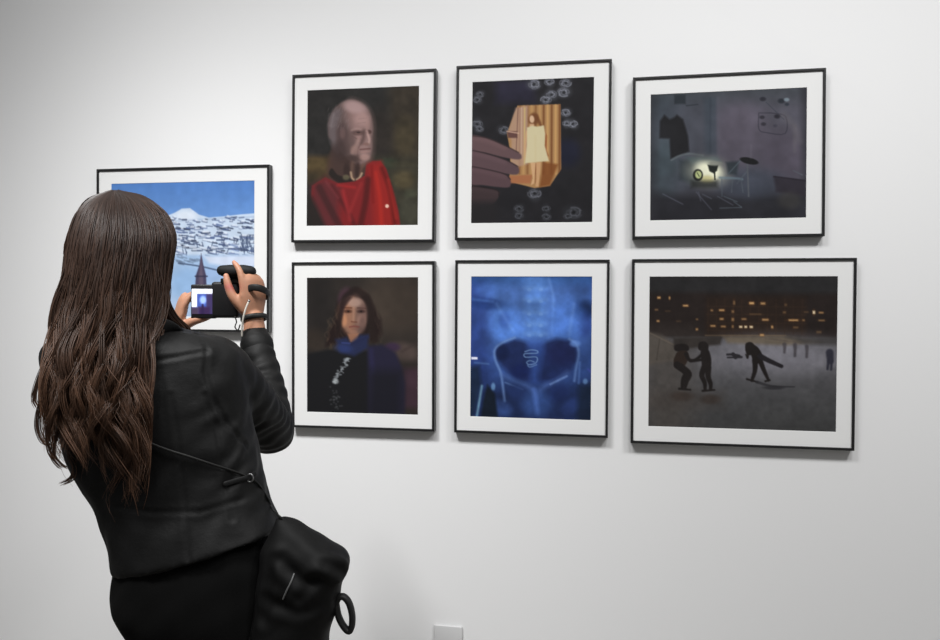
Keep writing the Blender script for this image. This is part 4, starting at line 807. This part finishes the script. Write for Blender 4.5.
# the soft bag gives way where it leans on the hip and the jacket
hip_bv = [bv, BVHTree.FromPolygons([tuple(v) for v in co(tme)], [tuple(p.vertices) for p in tme.polygons])]
for i_, p_ in enumerate(P):
    dv = p_ - CAM; L_ = np.linalg.norm(dv); dv /= L_
    for t_ in hip_bv:
        h_ = t_.ray_cast(Vector(CAM), Vector(dv))
        if h_[0] is not None: L_ = min(L_, h_[3] - .010 - .004 * (P[i_] @ FW - W(0, 0, 1.3) @ FW))
    P[i_] = CAM + dv * L_
setco(bme_, P); N = no(bme_)
disp = .003 * wob(P + .02 * wob(P, 22, 4)[:, None], 42, 21) + .0015 * wob(P, 90, 22)
def groove(path, dep, w):
    global disp
    d = segdist(P, path); disp = disp - dep * np.exp(-(d / w) ** 2) + dep * .6 * np.exp(-((d - 2 * w) / w) ** 2)
GZ = 1.335
groove([W(292, 530, 1.35), W(318, 560, GZ), W(348, 574, 1.37)], .008, .010); groove([W(280, 560, 1.345), W(300, 582, GZ), W(338, 582, 1.345)], .006, .010)
groove([W(262, 600, 1.345), W(295, 612, GZ), W(332, 606, 1.345)], .004, .010); groove([W(330, 545, 1.35), W(322, 575, GZ), W(300, 600, GZ)], .005, .009); groove([W(270, 560, 1.35), W(262, 620, 1.345)], .004, .010)
setco(bme_, P + N * disp[:, None]); bag_body = link('bag_body', bme_, M_BAG, bag)
P = co(bme_); bvb = BVHTree.FromPolygons([tuple(v) for v in P], [tuple(p.vertices) for p in bme_.polygons])
def surfb(x, y, lift):
    dr = Vector(CF + CR * (x - 470) / FPX + CD * (y - 320) / FPX).normalized(); h = bvb.ray_cast(Vector(CAM), dr)
    return np.array(h[0] - dr * lift) if h[0] is not None else W(x, y, 1.29)
r = Raw(); tube(r, [surfb(x, y, .001) for x, y in ((294, 574), (291, 582), (287, 590), (283, 599))], .0016, 4, 8); o = link('zip', r.mesh('zip'), M_THREAD, bag); o['label'] = 'thin grey zip line'
r = Raw(); closed_ribbon(r, [W(x, y, 1.40) for x, y in ((336, 603), (339, 597.5), (344, 597), (349, 603), (352, 614), (352, 625), (349, 631), (343.5, 626), (338.5, 616))], .0095, .0062, CF); link('strap_loop', r.mesh('strap_loop'), M_STRAP, bag)
# shoulder strap lying over the back of the jacket
pts = []
for x, y in ((62, 356), (74, 375), (92, 398), (118, 422), (142, 439), (165, 449), (190, 457), (214, 465), (238, 473), (256, 482), (266, 496), (272, 508)):
    q_ = surf(x, y, .0065)
    if q_ is not None: pts.append(q_)
pts += [W(277, 514, 1.40), W(284, 521, 1.395)]
r = Raw(); tube(r, pts, .0024, 5, 10, .6, CF); link('bag_strap', r.mesh('bag_strap'), M_STRAP, bag)

# ------------------------------------------------------------------ light: gallery spots on the ceiling and a dim room
def spot(name, loc, aim, power, size, blend, color=(1, 1, 1), rad=.3):
    l = bpy.data.lights.new(name, 'SPOT'); l.energy = power; l.spot_size = math.radians(size); l.spot_blend = blend; l.color = color; l.shadow_soft_size = rad
    o = bpy.data.objects.new(name, l); COL.objects.link(o); o.location = loc
    o.rotation_euler = (Vector(aim) - Vector(loc)).to_track_quat('-Z', 'Y').to_euler()
LAMPS = ((2.0, 1.6, .4, 252, 110), (-1.5, -1.1, .7, 140, 45), (.6, .2, .4, 160, 80), (-1.5, -1.9, .1, 195, 56), (-.8, -.4, .4, 112, 110), (-1.5, -1.0, .2, 130, 56), (-1.5, -1.1, 1.4, 62, 80), (-.8, -.4, .8, 36, 80), (-1.5, -1.1, .8, 31, 110), (1.3, .9, .4, 14, 110))
for sx, ax, az, pw, sz in LAMPS:
    spot('gallery_spot', (sx, -2.2, 4.1), (ax, 0, az), pw * .965, sz, 1.0)
wd = bpy.data.worlds.new('room_light'); SC.world = wd; wd.use_nodes = True
wd.node_tree.nodes['Background'].inputs['Color'].default_value = (1, 1, 1, 1)
wd.node_tree.nodes['Background'].inputs['Strength'].default_value = .2
vs = SC.view_settings; vs.view_transform = 'Standard'; vs.look = 'None'; vs.gamma = 1; vs.use_curve_mapping = False; vs.exposure = 0
